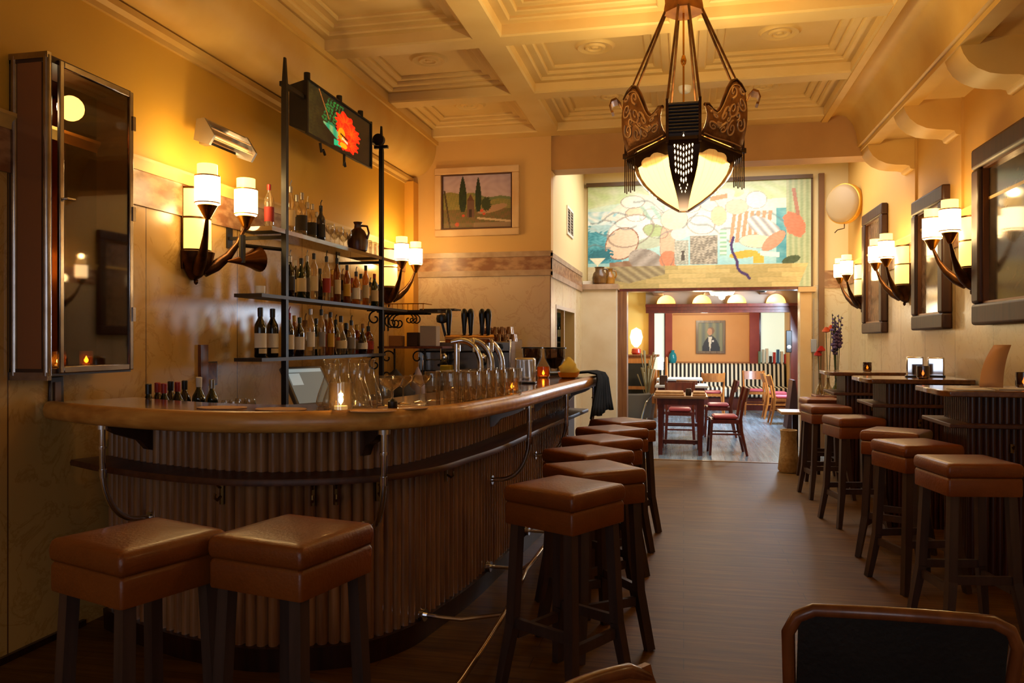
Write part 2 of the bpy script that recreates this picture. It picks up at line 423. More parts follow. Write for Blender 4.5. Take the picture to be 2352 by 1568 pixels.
# soffit beam in front of the mural bay, bay ceiling with roof light
struct('beam_bay', MB().box(-1.35, XR, YB + .02, YB + .30, 3.19, 3.75), mat('beam_paint', '#b98a50', .55, 0, '#c49558', 3))
w = MB(); zz = 3.74
w.box(-1.4, XR, YB + .30, 8.75, zz, zz + .1); w.box(-1.4, XR, 10.6, YM + .2, zz, zz + .1); w.box(-1.4, -1.0, 8.75, 10.6, zz, zz + .1); w.box(1.7, XR, 8.75, 10.6, zz, zz + .1)
struct('ceiling_bay', w, mat('bay_white', '#efdcb4', .6))
sk = struct('window_3', MB().box(-1.0, 1.7, 8.75, 8.79, zz - .03, zz + .05).box(-1.0, 1.7, 10.56, 10.6, zz - .03, zz + .05).box(.33, .37, 8.79, 10.56, zz - .03, zz + .05), mat('white_metal', '#e8dcc0', .5))
struct('pane', MB().box(-1.0, 1.7, 8.79, 10.56, zz + .055, zz + .06), mat('roof_light_glass', '#fff4dc', .6, emit='#fbf4e2', es=2.4), sk)
# door surround of the dining room
d = MB(); d.box(1.50, 1.64, YM - .06, YM, 0, 2.10); d.box(1.47, 1.69, YM - .09, YM, 2.05, 2.115); struct('trim_18', d, mat('column_paint', '#cfa468', .5, 0, '#dab578', 3))
d = MB(); d.box(ox0 - .02, ox1 + .1, YM - .05, YM + .22, 2.085, 2.12); struct('trim_19', d, REDWOOD)
d = MB(); d.box(ox0 - .03, ox0 + .10, YM - .08, YM + .22, 0, 2.085); d.box(ox0 - .10, ox0 - .03, YM - .12, YM - .02, 0, 1.45); struct('trim_20', d, wood('jamb_wood', '#6b3c1c', '#9a6a3c', .35, 2))
d = MB(); d.box(1.73, 1.80, YM - .05, YM, 0, 3.6); struct('trim_21', d, mat('pilaster_brown', '#7a5430', .45))
# ---------------------------------------------------------------- dining room beyond the opening
DC, YD, YP = 2.36, 18.0, 15.3
DWALL = mat('dining_wall', '#c99a58', .6, 0, '#d8ab68', 1.5)
YELLOW = mat('yellow_wall', '#e0bc66', .6)
struct('wall_dining_back', MB().box(-3, 3.2, YD, YD + .15, 0, DC + .1), mat('panel_orange', '#dc9a52', .5, 0, '#e4a862', 1.2))
struct('wall_dining_right', MB().box(XR + .02, XR + .15, YM + .2, YD, 0, DC), DWALL)
struct('wall_dining_left', MB().box(-2.4, -2.25, YM + .2, YD, 0, DC), YELLOW)
jx0, jx1 = X_at(1490, YP), X_at(1503, YP); kx0, kx1 = X_at(1815, YP), X_at(1842, YP)
struct('partition', MB().box(-2.25, jx0, YP, YP + .12, 0, DC), YELLOW)
struct('ceiling_dining', MB().box(-2.4, XR + .1, YM + .1, YD + .1, DC, DC + .1), mat('dining_ceiling', '#a58a68', .6))
bm_ = MB()
for x in (-1.5, -.45, .45, 1.45): bm_.box(x - .09, x + .09, YM + .2, YP, DC - .10, DC)
struct('beam_dining', bm_, mat('dining_beam', '#6d4a3a', .5))
hz = Z_at(718, .7, YP)
struct('lintel_dining', MB().box(jx0 - .05, kx1 + .05, YP - .08, YP + .12, hz, DC).box(jx0 - .05, kx1 + .05, YP - .12, YP, hz + .05, hz + .12), REDWOOD)
struct('trim_22', MB().box(jx0, jx1, YP - .06, YP + .1, 0, hz).box(kx0, kx1, YP - .06, YP + .1, 0, hz), REDWOOD)
# panelling, red columns and pale panes on the far wall
f = MB()
for a, b_ in ((1528, 1544), (1722, 1744)): f.box(X_at(a, YD - .1), X_at(b_, YD - .1), YD - .12, YD, 0, DC)
struct('column_dining', f, mat('red_column', '#8c2f1c', .4, 0, '#9c4028', 4))
pane = mat('pale_pane', '#c9d8c4', .25)
for i, (a, b_) in enumerate(((1502, 1526), (1747, 1812))):
    fr = MB(); x0, x1 = X_at(a, YD), X_at(b_, YD); z0, z1 = .95, 2.02
    fr.box(x0 - .05, x0, YD - .06, YD, z0, z1); fr.box(x1, x1 + .05, YD - .06, YD, z0, z1); fr.box(x0 - .05, x1 + .05, YD - .06, YD, z1, z1 + .05); fr.box(x0 - .05, x1 + .05, YD - .06, YD, z0 - .05, z0)
    wn = struct('window_%d' % (4 + i), fr, MIDWOOD)
    struct('pane', MB().box(x0, x1, YD - .03, YD - .02, z0, z1), mat('glowing_panel', '#d5e2cf', .3, emit='#dcead8', es=.75), wn)  # pale wall panel, no real window; glow put into its material
px0, px1 = X_at(1546, YD), X_at(1720, YD)
f = MB(); f.box(px0, px1, YD - .015, YD, .93, .96); f.box(px0, px1, YD - .015, YD, 1.98, 2.01)
struct('trim_23', f, mat('panel_trim', '#b87434', .5))
# striped banquette
def stripes():
    m, nt, b = _new('striped_cloth'); L = nt.links.new
    g = nd(nt, 'ShaderNodeNewGeometry'); sep = nd(nt, 'ShaderNodeSeparateXYZ'); L(g.outputs['Position'], sep.inputs[0])
    d = nd(nt, 'ShaderNodeMath', operation='DIVIDE'); d.inputs[1].default_value = .086; L(sep.outputs[0], d.inputs[0])
    fr = nd(nt, 'ShaderNodeMath', operation='FRACT'); L(d.outputs[0], fr.inputs[0])
    c = nd(nt, 'ShaderNodeMath', operation='GREATER_THAN'); c.inputs[1].default_value = .52; L(fr.outputs[0], c.inputs[0])
    mx = nd(nt, 'ShaderNodeMixRGB'); mx.inputs[1].default_value = l4('#1c1a18'); mx.inputs[2].default_value = l4('#f0ecd8'); L(c.outputs[0], mx.inputs[0])
    L(mx.outputs[0], b.inputs['Base Color']); b.inputs['Roughness'].default_value = .8
    return m
STR = stripes()
t = thing('banquette', 'long black and white striped banquette along the far dining wall', 'sofa', (0, 0, 0))
x0, x1 = X_at(1512, 17.2), XR - .02
MB().prism([(17.55, .42), (17.85, .42), (17.85, .90), (17.7, .93), (17.62, .90)], x0, x1, 'x').build('backrest', STR, t)
MB().box(x0, x1, 16.75, 17.56, .27, .46).build('seat', STR, t, bev=.03)
MB().box(x0, x1, 16.85, 17.85, 0, .27).build('base', REDWOOD, t)
# portrait
t = thing('portrait_painting', 'framed portrait of a man in dark jacket on the orange wall', 'painting', (X_at(1632, YD - .05), YD, Z_at(806, .4, YD)))
W, H = .52, .62
fr = MB()
for a in ((-W / 2 - .05, -W / 2, 0 - .05, H + .05), (W / 2, W / 2 + .05, -.05, H + .05), (-W / 2, W / 2, -.05, 0), (-W / 2, W / 2, H, H + .05)):
    fr.box(a[0], a[1], -.05, 0, a[2], a[3])
fr.build('frame', wood('portrait_frame', '#5b4630', '#8a7250', .4, 2), t)
def portrait(u, v):
    c = [.46 + .08 * math.sin(u * 22), .47 + .06 * math.sin(u * 22), .38]
    def ell(cx, cy, rx, ry): return ((u - cx) / rx) ** 2 + ((v - cy) / ry) ** 2 < 1
    if v < .55 - 1.6 * abs(u - .52) ** 2 * 2 and abs(u - .52) < .36: c = [.12, .12, .15]
    if abs(u - .48) < .075 * (v / .5 + .1) and v < .52: c = [.88, .85, .78]
    if ell(.60, .36, .04, .035): c = [.9, .88, .85]
    if ell(.52, .72, .14, .13): c = [.50, .36, .24]
    if ell(.47, .68, .10, .13): c = [.78, .56, .40]
    return c
canvas('canvas', W, H, 40, 48, portrait, artmat('oil_paint', .45), t, Matrix.Translation((-W / 2, -.03, 0)))
# ledge, and glowing shells added to imitate light scallops on the header
lz = Z_at(698, .3, YP - .2)
struct('trim_24', MB().box(jx0 - .05, kx1 + .05, YP - .26, YP - .08, lz - .05, lz), REDWOOD)
struct('trim_25', MB().box(jx0 - .05, kx1 + .05, YP - .094, YP - .081, lz, DC), mat('header_mauve', '#8c7a6a', .6))
LG = mat('scallop_glow', '#ffd98a', .4, emit='#ffb74a', es=2.6)
for i, (px, lab) in enumerate(((1530, 'leftmost'), (1612, 'middle'), (1692, 'third from left'), (1782, 'rightmost'))):
    t = thing('light_scallop', 'glowing shell imitating a light scallop on the dining header, %s of four' % lab, 'lamp', (X_at(px, YP - .17), YP - .17, lz + .001), group='shells imitating light scallops in the dining room')
    MB().lathe([(.17, -.01), (.15, .03), (.10, .055), (.0, .065)], 24, (0, 0, 0), 'y', a0=PI if False else 0, a1=PI).build('shell', LG, t)
    MB().box(-.18, .18, -.03, .07, 0, .012).build('base', BRASS, t)
    light('POINT', (X_at(px, YP - .17), YP - .30, lz + .13), 2.2, (1, .72, .34), .05, name='scallop_light')
t = thing('glass_chandelier', 'small chandelier of pale glass petals hanging in the dining room', 'chandelier', (X_at(1658, 12.6), 12.6, DC))
MB().tube([(0, 0, 0), (0, 0, -.2)], .012).lathe([(.06, -.02), (.06, 0), (0, 0)], 16).build('stem', BRASS, t)
PG = mat('petal_glass', '#fff0d0', .3, emit='#ffe2ae', es=3.2)
for k in range(6):
    a = k * PI / 3
    MB().lathe([(.0, -.30), (.035, -.29), (.06, -.24), (.075, -.17), (.08, -.13)], 14, (.13 * math.cos(a), .13 * math.sin(a), .04)).build('petal', PG, t)
MB().lathe([(0, -.33), (.04, -.31), (.06, -.25), (.05, -.18)], 14).build('bowl', PG, t)
t = thing('spotlight', 'small dark spotlight under the dining room ceiling', 'lamp', (X_at(1752, 13.5), 13.5, DC))
MB().tube([(0, 0, 0), (0, 0, -.06)], .012).lathe([(.05, -.16), (.075, -.12), (.07, -.06), (0, -.05)], 16).build('body', IRON, t)
# tables
def table(name, label, x0, x1, y0, y1, z, top, leg, group='dining tables'):
    t = thing(name, label, 'table', ((x0 + x1) / 2, (y0 + y1) / 2, 0), group=group)
    a, b_ = (x1 - x0) / 2, (y1 - y0) / 2
    MB().box(-a, a, -b_, b_, z - .03, z).build('tabletop', top, t, bev=.004)
    MB().box(-a + .05, a - .05, -b_ + .05, b_ - .05, z - .11, z - .031).build('apron', leg, t)
    for sx in (-1, 1):
        for sy in (-1, 1):
            MB().bar((sx * (a - .09), sy * (b_ - .09), 0), (sx * (a - .09), sy * (b_ - .09), z - .11), .05, w2=.06).build('leg', leg, t)
    MB().box(-a + .1, a - .1, -.02, .02, .10, .15).box(-a + .07, -a + .11, -b_ + .09, b_ - .09, .10, .15).box(a - .11, a - .07, -b_ + .09, b_ - .09, .10, .15).build('stretcher', leg, t)
    return t
TT = wood('table_top_wood', '#8a6540', '#b08a5c', .3, 0)
CLOTHT = mat('white_tabletop', '#e2dfd8', .5)
table('dining_table', 'brown wooden dining table just beyond the opening, linen on top', -.37, .29, 9.95, 10.75, .73, TT, REDWOOD)
table('dining_table', 'dining table with white top, middle of the row on left', -.42, .36, 12.1, 12.9, .74, CLOTHT, REDWOOD)
table('dining_table', 'dining table with white top nearest the striped banquette', -.46, .32, 14.1, 14.9, .75, CLOTHT, REDWOOD)
# linen, jar and things on the tables
LIN = mat('linen', '#b98d5e', .85, 0, '#cfa878', 12, bump=.2)
for i, (x, w_) in enumerate(((-.17, .36), (.19, .16))):
    o = MB().box(-w_ / 2, w_ / 2, -.12, .12, 0, .028).box(-w_ / 2 + .005, w_ / 2 - .01, -.115, .115, .029, .055).build('folded_linen', LIN, loc=(x, 10.12, .731), bev=.01, seg=3)
    tag(o, ['wide stack of folded beige linen on the nearest dining table', 'small stack of folded beige linen, right end of nearest dining table'][i], 'linen', 'folded linen on the nearest dining table')
o = MB().lathe([(.032, 0), (.036, .02), (.036, .07), (.028, .085), (0, .085)], 16).build('jar', mat('dark_jar', '#2a1710', .3), loc=(.06, 10.12, .731)); tag(o, 'small dark jar between the linen stacks on dining table', 'jar')
o = MB().box(-.06, .06, -.06, .06, 0, .14).build('box', mat('brown_box', '#4a2a18', .5), loc=(-.30, 12.4, .741), bev=.005); tag(o, 'dark brown box on the middle dining table', 'box')
o = MB().box(-.16, .16, -.12, .12, 0, .06).build('tray', MIDWOOD, loc=(.05, 12.6, .741), bev=.008); tag(o, 'low wooden tray on the middle dining table', 'tray')
o = MB().lathe([(.028, 0), (.026, .02), (.02, .36), (.0, .38)], 12).build('tall_candle', mat('orange_wax', '#d8803a', .5), loc=(X_at(1531, 14.4), 14.4, .751)); tag(o, 'tall orange candle on the table nearest the banquette', 'candle')
t = thing('table_lamp', 'white shaded lamp on the left end of farthest table', 'lamp', (X_at(1513, 14.6), 14.6, .751))
MB().lathe([(.05, 0), (.05, .01), (.012, .02), (.012, .16), (0, .16)], 12).build('stand', BRASS, t)
MB().lathe([(.085, .14), (.085, .36), (.08, .36), (.08, .14)], 20).build('shade', mat('lamp_shade_white', '#f2f0ea', .7, emit='#f5f0e6', es=.7), t)
t = MB().lathe([(.06, 0), (.085, .05), (.09, .12), (.07, .2), (.035, .24), (.04, .28), (0, .28)], 18).build('vase', mat('teal_glaze', '#1f8290', .2), loc=(X_at(1545, 17.78), 17.78, .93)); tag(t, 'teal blue vase on top of the striped banquette', 'vase')
# books and bottles at right of the banquette
cols_ = ['#6e8a7a', '#cfd6cf', '#e6e2d4', '#2a2422', '#c23a34', '#3f6ea0', '#e2dccb', '#b83030']
xx = X_at(1742, 17.75)
for i, cc in enumerate(cols_):
    w_ = .05; h = (.26, .30, .32, .16, .24, .30, .26, .2)[i]
    nm = ['grey green', 'pale grey', 'cream', 'black', 'bright red', 'blue', 'ivory', 'dark red'][i]
    o = MB().box(0, w_, -.08, .08, 0, h).build('book', mat('book_%d' % i, cc, .6), loc=(xx + i * .075, 17.78, .93), bev=.004)
    tag(o, '%s book standing on top of the banquette, far right' % nm, 'book', 'books at the right end of the banquette')
t = thing('wall_speaker', 'narrow black speaker on the right jamb of the dining room', 'speaker', (X_at(1812, YP - .15), YP - .12, 1.2))
MB().box(-.05, .05, -.05, .04, 0, .40).build('cabinet', BLACK, t, bev=.01)
MB().lathe([(.0, -.055), (.035, -.052), (.038, -.048)], 16, (0, 0, .1), 'y').build('cone', STEEL, t)
t = MB().prism([(-.11, 0), (.12, 0), (.02, .78), (-.02, .78)], 0, .5, 'y').build('folding_board', mat('maroon_board', '#3a1512', .5), loc=(X_at(1824, 13.4), 13.4, 0)); tag(t, 'dark maroon folding board by the right of dining room', 'board')
# cabinet and lamp on the left
t = thing('china_cabinet', 'orange brown wooden cabinet with glass door, left of dining room', 'cabinet', (X_at(1466, 14.6), 14.8, 0))
MB().box(-.32, .32, 0, .42, 0, 1.12).build('carcass', ORANGEWOOD, t, bev=.006)
MB().box(-.36, .36, -.04, .42, 1.121, 1.16).build('top', MIDWOOD, t, bev=.006)
dd = MB().box(-.28, .28, -.025, -.001, .08, .16).box(-.28, .28, -.025, -.001, 1.0, 1.08).box(-.28, -.2, -.025, -.001, .16, 1.0).box(.2, .28, -.025, -.001, .16, 1.0).box(-.2, .2, -.025, -.001, .52, .58).build('door', ORANGEWOOD, t)
MB().box(-.2, .2, -.012, -.008, .16, 1.0).build('glass', mat('cabinet_dark_glass', '#25201a', .1), dd)
t = thing('red_lamp', 'glowing lamp with red base on the wooden dining room cabinet', 'lamp', (X_at(1461, 14.9), 14.95, 1.161))
MB().lathe([(.07, 0), (.09, .03), (.08, .10), (.03, .13), (0, .13)], 16).build('base', mat('red_glaze', '#b5301c', .3), t)
MB().lathe([(.03, .13), (.09, .2), (.12, .32), (.09, .45), (0, .5)], 18).build('shade', mat('glow_glass', '#ffe0a0', .4, emit='#ffd48a', es=4), t)
t = thing('dried_plant', 'tall dried plant in a pot between cabinet and dining table', 'plant', (X_at(1487, 14.3), 14.3, 0))
MB().lathe([(.10, 0), (.13, .25), (.14, .3), (.12, .3), (.1, .27), (0, .27)], 16).build('pot', mat('pot_brown', '#5a4028', .6), t)
random.seed(4); lf = MB()
for k in range(26):
    a = random.uniform(0, 2 * PI); r = random.uniform(.03, .2); h = random.uniform(.5, 1.0)
    lf.tube([(0, 0, .27), (r * .4 * math.cos(a), r * .4 * math.sin(a), .27 + h * .5), (r * math.cos(a), r * math.sin(a), .27 + h)], [.006, .005, .012], 5)
lf.build('stems', mat('dry_stem', '#9a8458', .8), t)
# wooden bistro chairs
def bistro(label, x, y, rot, w, seatm):
    t = thing('bistro_chair', label, 'chair', (x, y, 0), rot, 'wooden chairs in the dining room')
    MB().lathe([(.0, .44), (.19, .44), (.205, .455), (.205, .475), (.19, .49), (0, .495)], 4, a0=PI / 4, a1=PI / 4 + 2 * PI, sx=1.02, sy=1.02).build('seat', seatm, t, bev=.02, smooth=60)
    MB().box(-.17, .17, -.17, .17, .39, .438).build('apron', w, t)
    for s_ in (-1, 1):
        MB().bar((s_ * .19, .19, 0), (s_ * .165, .165, .44), .028, w2=.036).build('leg', w, t)
        MB().tube([(s_ * .20, -.25, 0), (s_ * .18, -.185, .3), (s_ * .18, -.175, .45), (s_ * .19, -.21, .66), (s_ * .195, -.25, .83)], [.016, .02, .02, .018, .016], 8).build('back_leg', w, t)
    pts = []
    for z in (.66, .82):
        pts.append([(x_, -.21 - .04 * (1 - (x_ / .2) ** 2) - (z - .66) * .25 - d, z) for d, rng in ((0, (-.2, -.1, 0, .1, .2)), (.02, (.2, .1, 0, -.1, -.2))) for x_ in rng])
    MB().loft(pts).build('backrest', w, t)
    MB().bar((-.18, -.20, .22), (.18, -.20, .22), .02).bar((-.18, .18, .2), (.18, .18, .2), .02).bar((-.175, -.2, .26), (-.175, .18, .26), .02).bar((.175, -.2, .26), (.175, .18, .26), .02).build('stretcher', w, t)
    return t
RSEAT = mat('red_vinyl', '#a8484a', .4); PSEAT = mat('rose_vinyl', '#c05a68', .4)
bistro('dark red wooden chair with red seat beside the nearest dining table', .50, 10.30, PI / 2 + .05, REDWOOD, RSEAT)
bistro('red brown wooden chair beside the white topped middle dining table', .50, 12.2, PI / 2, REDWOOD, PSEAT)
bistro('dark wooden chair tucked under the nearest dining table, far side', -.05, 11.25, PI, REDWOOD, RSEAT)
bistro('orange wooden chair with backrest before the banquette, left of aisle', X_at(1637, 15.25), 15.25, 0, ORANGEWOOD, RSEAT)
bistro('light orange wooden chair facing the aisle before the striped banquette', X_at(1733, 16.0), 16.0, PI - .0, ORANGEWOOD, PSEAT)
bistro('orange wooden chair second from right beside the folding board', X_at(1786, 15.2), 15.2, PI / 2 + PI, ORANGEWOOD, PSEAT)
bistro('orange wooden chair at the right edge nearest the folding board', X_at(1802, 14.2), 14.2, -PI / 2, ORANGEWOOD, PSEAT)
# tub chair left of the table
t = thing('tub_chair', 'grey upholstered tub chair with chrome trim behind the bar stools', 'chair', (X_at(1462, 12.3) - .1, 12.3, 0), -.3)
MB().lathe([(.30, .25), (.33, .4), (.33, .60), (.28, .62), (.26, .45), (.25, .36)], 20, a0=PI * .75, a1=PI * 2.25).build('backrest', mat('grey_cloth', '#6a645a', .8), t)
MB().lathe([(.0, .28), (.25, .28), (.27, .33), (.26, .42), (0, .44)], 20).build('seat', mat('grey_cloth', '#8a8378', .8), t)
for s_ in (-1, 1):
    MB().tube([(s_ * .22, -.2, 0), (s_ * .28, -.22, .3), (s_ * .335, -.2, .5), (s_ * .335, .1, .6)], .013).build('tube', CHROME, t)
    MB().tube([(s_ * .2, .2, 0), (s_ * .2, .2, .3)], .014).build('leg', CHROME, t)
t = thing('side_table', 'small low light wood table behind the farthest right stools', 'table', (X_at(1826, 9.35), 9.35, 0))
MB().box(-.17, .12, -.2, .2, .60, .63).build('tabletop', wood('pale_wood', '#b58a58', '#cfa872', .35, 1), t, bev=.004)
MB().box(-.03, .03, -.03, .03, .02, .60).box(-.14, .14, -.14, .14, 0, .02).build('pedestal', DARKWOOD, t)
t = MB().lathe([(.12, 0), (.14, .03), (.12, .2), (.10, .36), (.11, .45), (.09, .45), (.08, .3), (.0, .28)], 20, sx=.8).build('basket', mat('wicker', '#a68350', .8, 0, '#c2a06a', 30, bump=.4, bscale=60), loc=(X_at(1806, 9.2), 9.0, 0)); tag(t, 'tall beige wicker basket on the floor by the right stools', 'basket')
# ---------------------------------------------------------------- the bar
KEY = [(-2.885, 3.14), (-2.6, 3.0), (-2.2, 2.86), (-1.8, 2.80), (-1.45, 2.88), (-1.15, 3.06), (-.97, 3.36), (-.90, 3.70), (-.83, 4.2), (-.77, 5.2), (-.66, 6.6)]
def spline(K, n=14):
    P = [Vector((*p, 0)) for p in K]; P = [P[0] * 2 - P[1]] + P + [P[-1] * 2 - P[-2]]; out = []
    for i in range(1, len(P) - 2):
        for k in range(n):
            t = k / n; a, b_, c_, d_ = P[i - 1:i + 3]
            out.append(.5 * ((2 * b_) + (c_ - a) * t + (2 * a - 5 * b_ + 4 * c_ - d_) * t * t + (3 * b_ - a - 3 * c_ + d_) * t ** 3))
    out.append(P[-2]); return out
RAW = spline(KEY)
def resample(P, step):
    out = [P[0]]; acc = 0
    for a, b_ in zip(P, P[1:]):
        L_ = (b_ - a).length; s_ = step - acc
        while s_ <= L_: out.append(a + (b_ - a) * (s_ / L_)); s_ += step
        acc = L_ - (s_ - step)
    if (out[-1] - P[-1]).length > step * .3: out.append(P[-1])
    return out
def normals(P):
    N = []
    for i in range(len(P)):
        t = (P[min(i + 1, len(P) - 1)] - P[max(i - 1, 0)]).normalized(); N.append(Vector((-t.y, t.x, 0)))
    return N
EDGE = resample(RAW, .04); EN = normals(EDGE)
def sweep(prof, P=EDGE, N=EN, closed=True):
    m = MB(); n = len(prof)
    rings = [[P[i] + N[i] * d + Vector((0, 0, z)) for d, z in prof] for i in range(len(P))]
    m.loft(rings, closed, closed); return m
def on_bar(x_over_y, d):
    """point a distance d in from the bar edge, where the edge passes a given bearing"""
    i = min(range(len(EDGE)), key=lambda k: abs(EDGE[k].x / EDGE[k].y - x_over_y)); return i, EDGE[i] + EN[i] * d
bar = thing('bar_counter', 'curved wooden bar with fluted front and rounded oak edge', 'bar', (0, 0, 0))
TOPZ = 1.12
def inner(i): return .43 + .09 * max(0, min(1, (i - 30) / 25))        # the top is wider along the straight side
m = MB(); m.loft([[EDGE[i] + EN[i] * d + Vector((0, 0, z)) for d, z in ((.045, 1.075), (.045, TOPZ), (inner(i), TOPZ), (inner(i), 1.075))] for i in range(len(EDGE))])
m.build('countertop', BARTOP, bar)
pe = [(.044, TOPZ + .002), (.03, TOPZ + .006), (.012, TOPZ + .002), (.0, 1.108), (-.006, 1.085), (-.004, 1.062), (.006, 1.046), (.022, 1.04), (.085, 1.04), (.085, 1.072), (.044, 1.072)]
sweep(pe).build('edge_rail', OAK, bar, smooth=60)
# fluted front
fp = []; FB = resample([p + n * .30 for p, n in zip(EDGE, EN)], .0085); FN = normals(FB)
for i, p in enumerate(FB):
    ph = (i % 6) / 6.0
    d = -.020 * math.sin(PI * ph) ** .7 if ph > 0 else .007
    fp.append(p + FN[i] * d)
m = MB(); rings = [[p + Vector((0, 0, z)) for p in fp] for z in (.10, 1.045)]
m.loft(rings, False, False); m.build('fluted_front', SLAT, bar, smooth=45)
sweep([(.27, 0), (.265, .10), (.30, .105), (.36, .105), (.36, 0)]).build('plinth', DARKWOOD, bar)
sweep([(.315, .10), (.315, 1.07), (.335, 1.07), (.335, .10)]).build('carcass', DARKWOOD, bar)
sweep([(.115, .815), (.112, .83), (.118, .842), (.30, .845), (.30, .812)]).build('ledge', wood('ledge_wood', '#40200f', '#5f3318', .5, 1, 5, .0), bar)
# chrome J brackets, wooden consoles, brass rail
def offp(i, d, z): return EDGE[i] + EN[i] * d + Vector((0, 0, z))
for px in (205, 888, 1237, 1320, 1378):
    a, b_ = _r(px); i, _ = on_bar(a / b_, .06); i = min(i, len(EDGE) - 2)
    pts = [offp(i, .055, 1.038), offp(i, .055, .93), offp(i, .058, .83), offp(i, .068, .76), offp(i, .095, .69), offp(i, .14, .635), offp(i, .20, .605), offp(i, .29, .595)]
    pp = spline3 = []
    Q = [pts[0]] + pts + [pts[-1]]
    for k in range(1, len(Q) - 2):
        for s_ in range(5):
            t_ = s_ / 5; A, B, D, E = Q[k - 1:k + 3]
            pp.append(.5 * ((2 * B) + (D - A) * t_ + (2 * A - 5 * B + 4 * D - E) * t_ * t_ + (3 * B - A - 3 * D + E) * t_ ** 3))
    pp.append(pts[-1])
    br = MB().tube(pp, .0135, 10).build('bracket', CHROME, bar)
    for q0, q1, rr_ in (((.055, 1.0395), (.055, 1.02), .026), ((.055, .945), (.055, .935), .019), ((.058, .845), (.058, .808), .017), ((.275, .595), (.288, .595), .028)):
        MB().tube([offp(i, *q0), offp(i, *q1)], rr_, 12).build('collar', CHROME, br)
    # curved console under the top
    tn = Vector((EN[i].y, -EN[i].x, 0)) * .02
    prof_ = [(.30, 1.04), (.30, .90), (.26, .91), (.22, .955), (.16, .975), (.12, .99), (.085, 1.01), (.085, 1.04)]
    q = [offp(i, d, z) - tn for d, z in prof_], [offp(i, d, z) + tn for d, z in prof_]
    mm = MB(); mm.loft(list(q)); mm.build('console', STEEL if px in (1237, 1320, 1378) else DARKWOOD, bar)
i0 = min(range(len(EDGE)), key=lambda k: abs(EDGE[k].y - 4.2) + (0 if EDGE[k].x > -1.3 else 9))
rail = [Vector(p) for p in ((-.92, 2.36, .17), (-.84, 2.42, .17), (-.80, 2.54, .17), (-.79, 2.8, .17), (-.788, 3.1, .17), (-.79, 3.4, .17), (-.797, 3.8, .17))] + [offp(i, .02 * min(1, (i - i0) / 12), .17) for i in range(i0, len(EDGE), 4)]
MB().tube(rail, .0125, 10).build('foot_rail', BRASS, bar)
for i in range(i0 - 18, len(EDGE), 22):
    a_ = EDGE[i] + EN[i] * .02 * min(1, max(0, (i - i0) / 12)); a_ = Vector((max(a_.x, -.80), a_.y, .17)) if i < i0 else a_ + Vector((0, 0, .17))
    MB().tube([a_, offp(i, .06, .13), offp(i, .15, .125), offp(i, .268, .125)], .010, 8).tube([offp(i, .25, .125), offp(i, .275, .125)], .03, 12).build('rail_support', CHROME, bar)
MB().tube([(-.793, 2.74, .158), (-.793, 2.74, .01), (-.793, 2.74, 0)], [.012, .012, .03], 10).build('rail_support', CHROME, bar)
HOOKM = mat('old_brass', '#8a6a3a', .35, 1)
for px in (405, 708, 775, 960, 1140):
    a, b_ = _r(px); i, _ = on_bar(a / b_, .3)
    b0 = offp(i, .284, .74)
    MB().tube([b0 + Vector((0, 0, .03)), offp(i, .262, .775), offp(i, .245, .79)], .005, 6).tube([b0, offp(i, .25, .722), offp(i, .236, .735), offp(i, .238, .752)], .006, 6).tube([offp(i, .281, .70), offp(i, .281, .785)], .011, 6).build('hook', HOOKM, bar)

# ---------------------------------------------------------------- stools
def pillow(mb, a, b_, prof, cr=.16, n=7):
    """padded rounded-square block: prof = (scale, z)"""
    def outline(s_):
        pts = []; r = min(a, b_) * cr
        for cx, cy, a0 in ((a - r, b_ - r, 0), (-a + r, b_ - r, 90), (-a + r, -b_ + r, 180), (a - r, -b_ + r, 270)):
            for k in range(n):
                t_ = R(a0 + 90 * k / (n - 1)); pts.append(((cx + r * math.cos(t_)) * s_, (cy + r * math.sin(t_)) * s_))
        return pts
    mb.loft([[(x, y, z) for x, y in outline(s_)] for s_, z in prof]); return mb
def make_stool(name, label, loc, rot, leg, group):
    t = thing(name, label, 'bar stool', loc, rot, group)
    a = .174
    pillow(MB(), a, a, [(.95, .757), (1.0, .759), (1.02, .768), (1.03, .785), (1.022, .804), (1.0, .815), (.965, .821), (.8, .825), (.5, .828), (.15, .829)], .09).build('cushion', LEATHER, t, smooth=75)
    pillow(MB(), a, a, [(.93, .668), (.99, .669), (1.0, .675), (1.0, .742), (.985, .750), (.96, .7565)], .07).build('seat_box', LEATHER, t, smooth=50)
    for sx in (-1, 1):
        for sy in (-1, 1):
            k1, k2 = .135, .150
            MB().bar((sx * k1, sy * k1, .669), (sx * k2, sy * k2, .26), .040, up=(0, 1, 0), w2=.042).bar((sx * k2, sy * k2, .26), (sx * .185, sy * .185, 0), .042, up=(0, 1, 0), w2=.030).build('leg', leg, t)
    k = .148
    for s_ in (-1, 1):
        MB().box(-k + .02, k - .02, s_ * k - .011, s_ * k + .011, .25, .29).build('stretcher', leg, t)
        MB().box(s_ * k - .011, s_ * k + .011, -k + .02, k - .02, .20, .24).build('stretcher', leg, t)
    return t
G1 = 'bar stools along the curved bar'
st0 = make_stool('bar_stool', 'tan leather bar stool in the front left corner, leftmost of all stools', (-1.60, 2.11, 0), R(-19), LEGWOOD, G1)
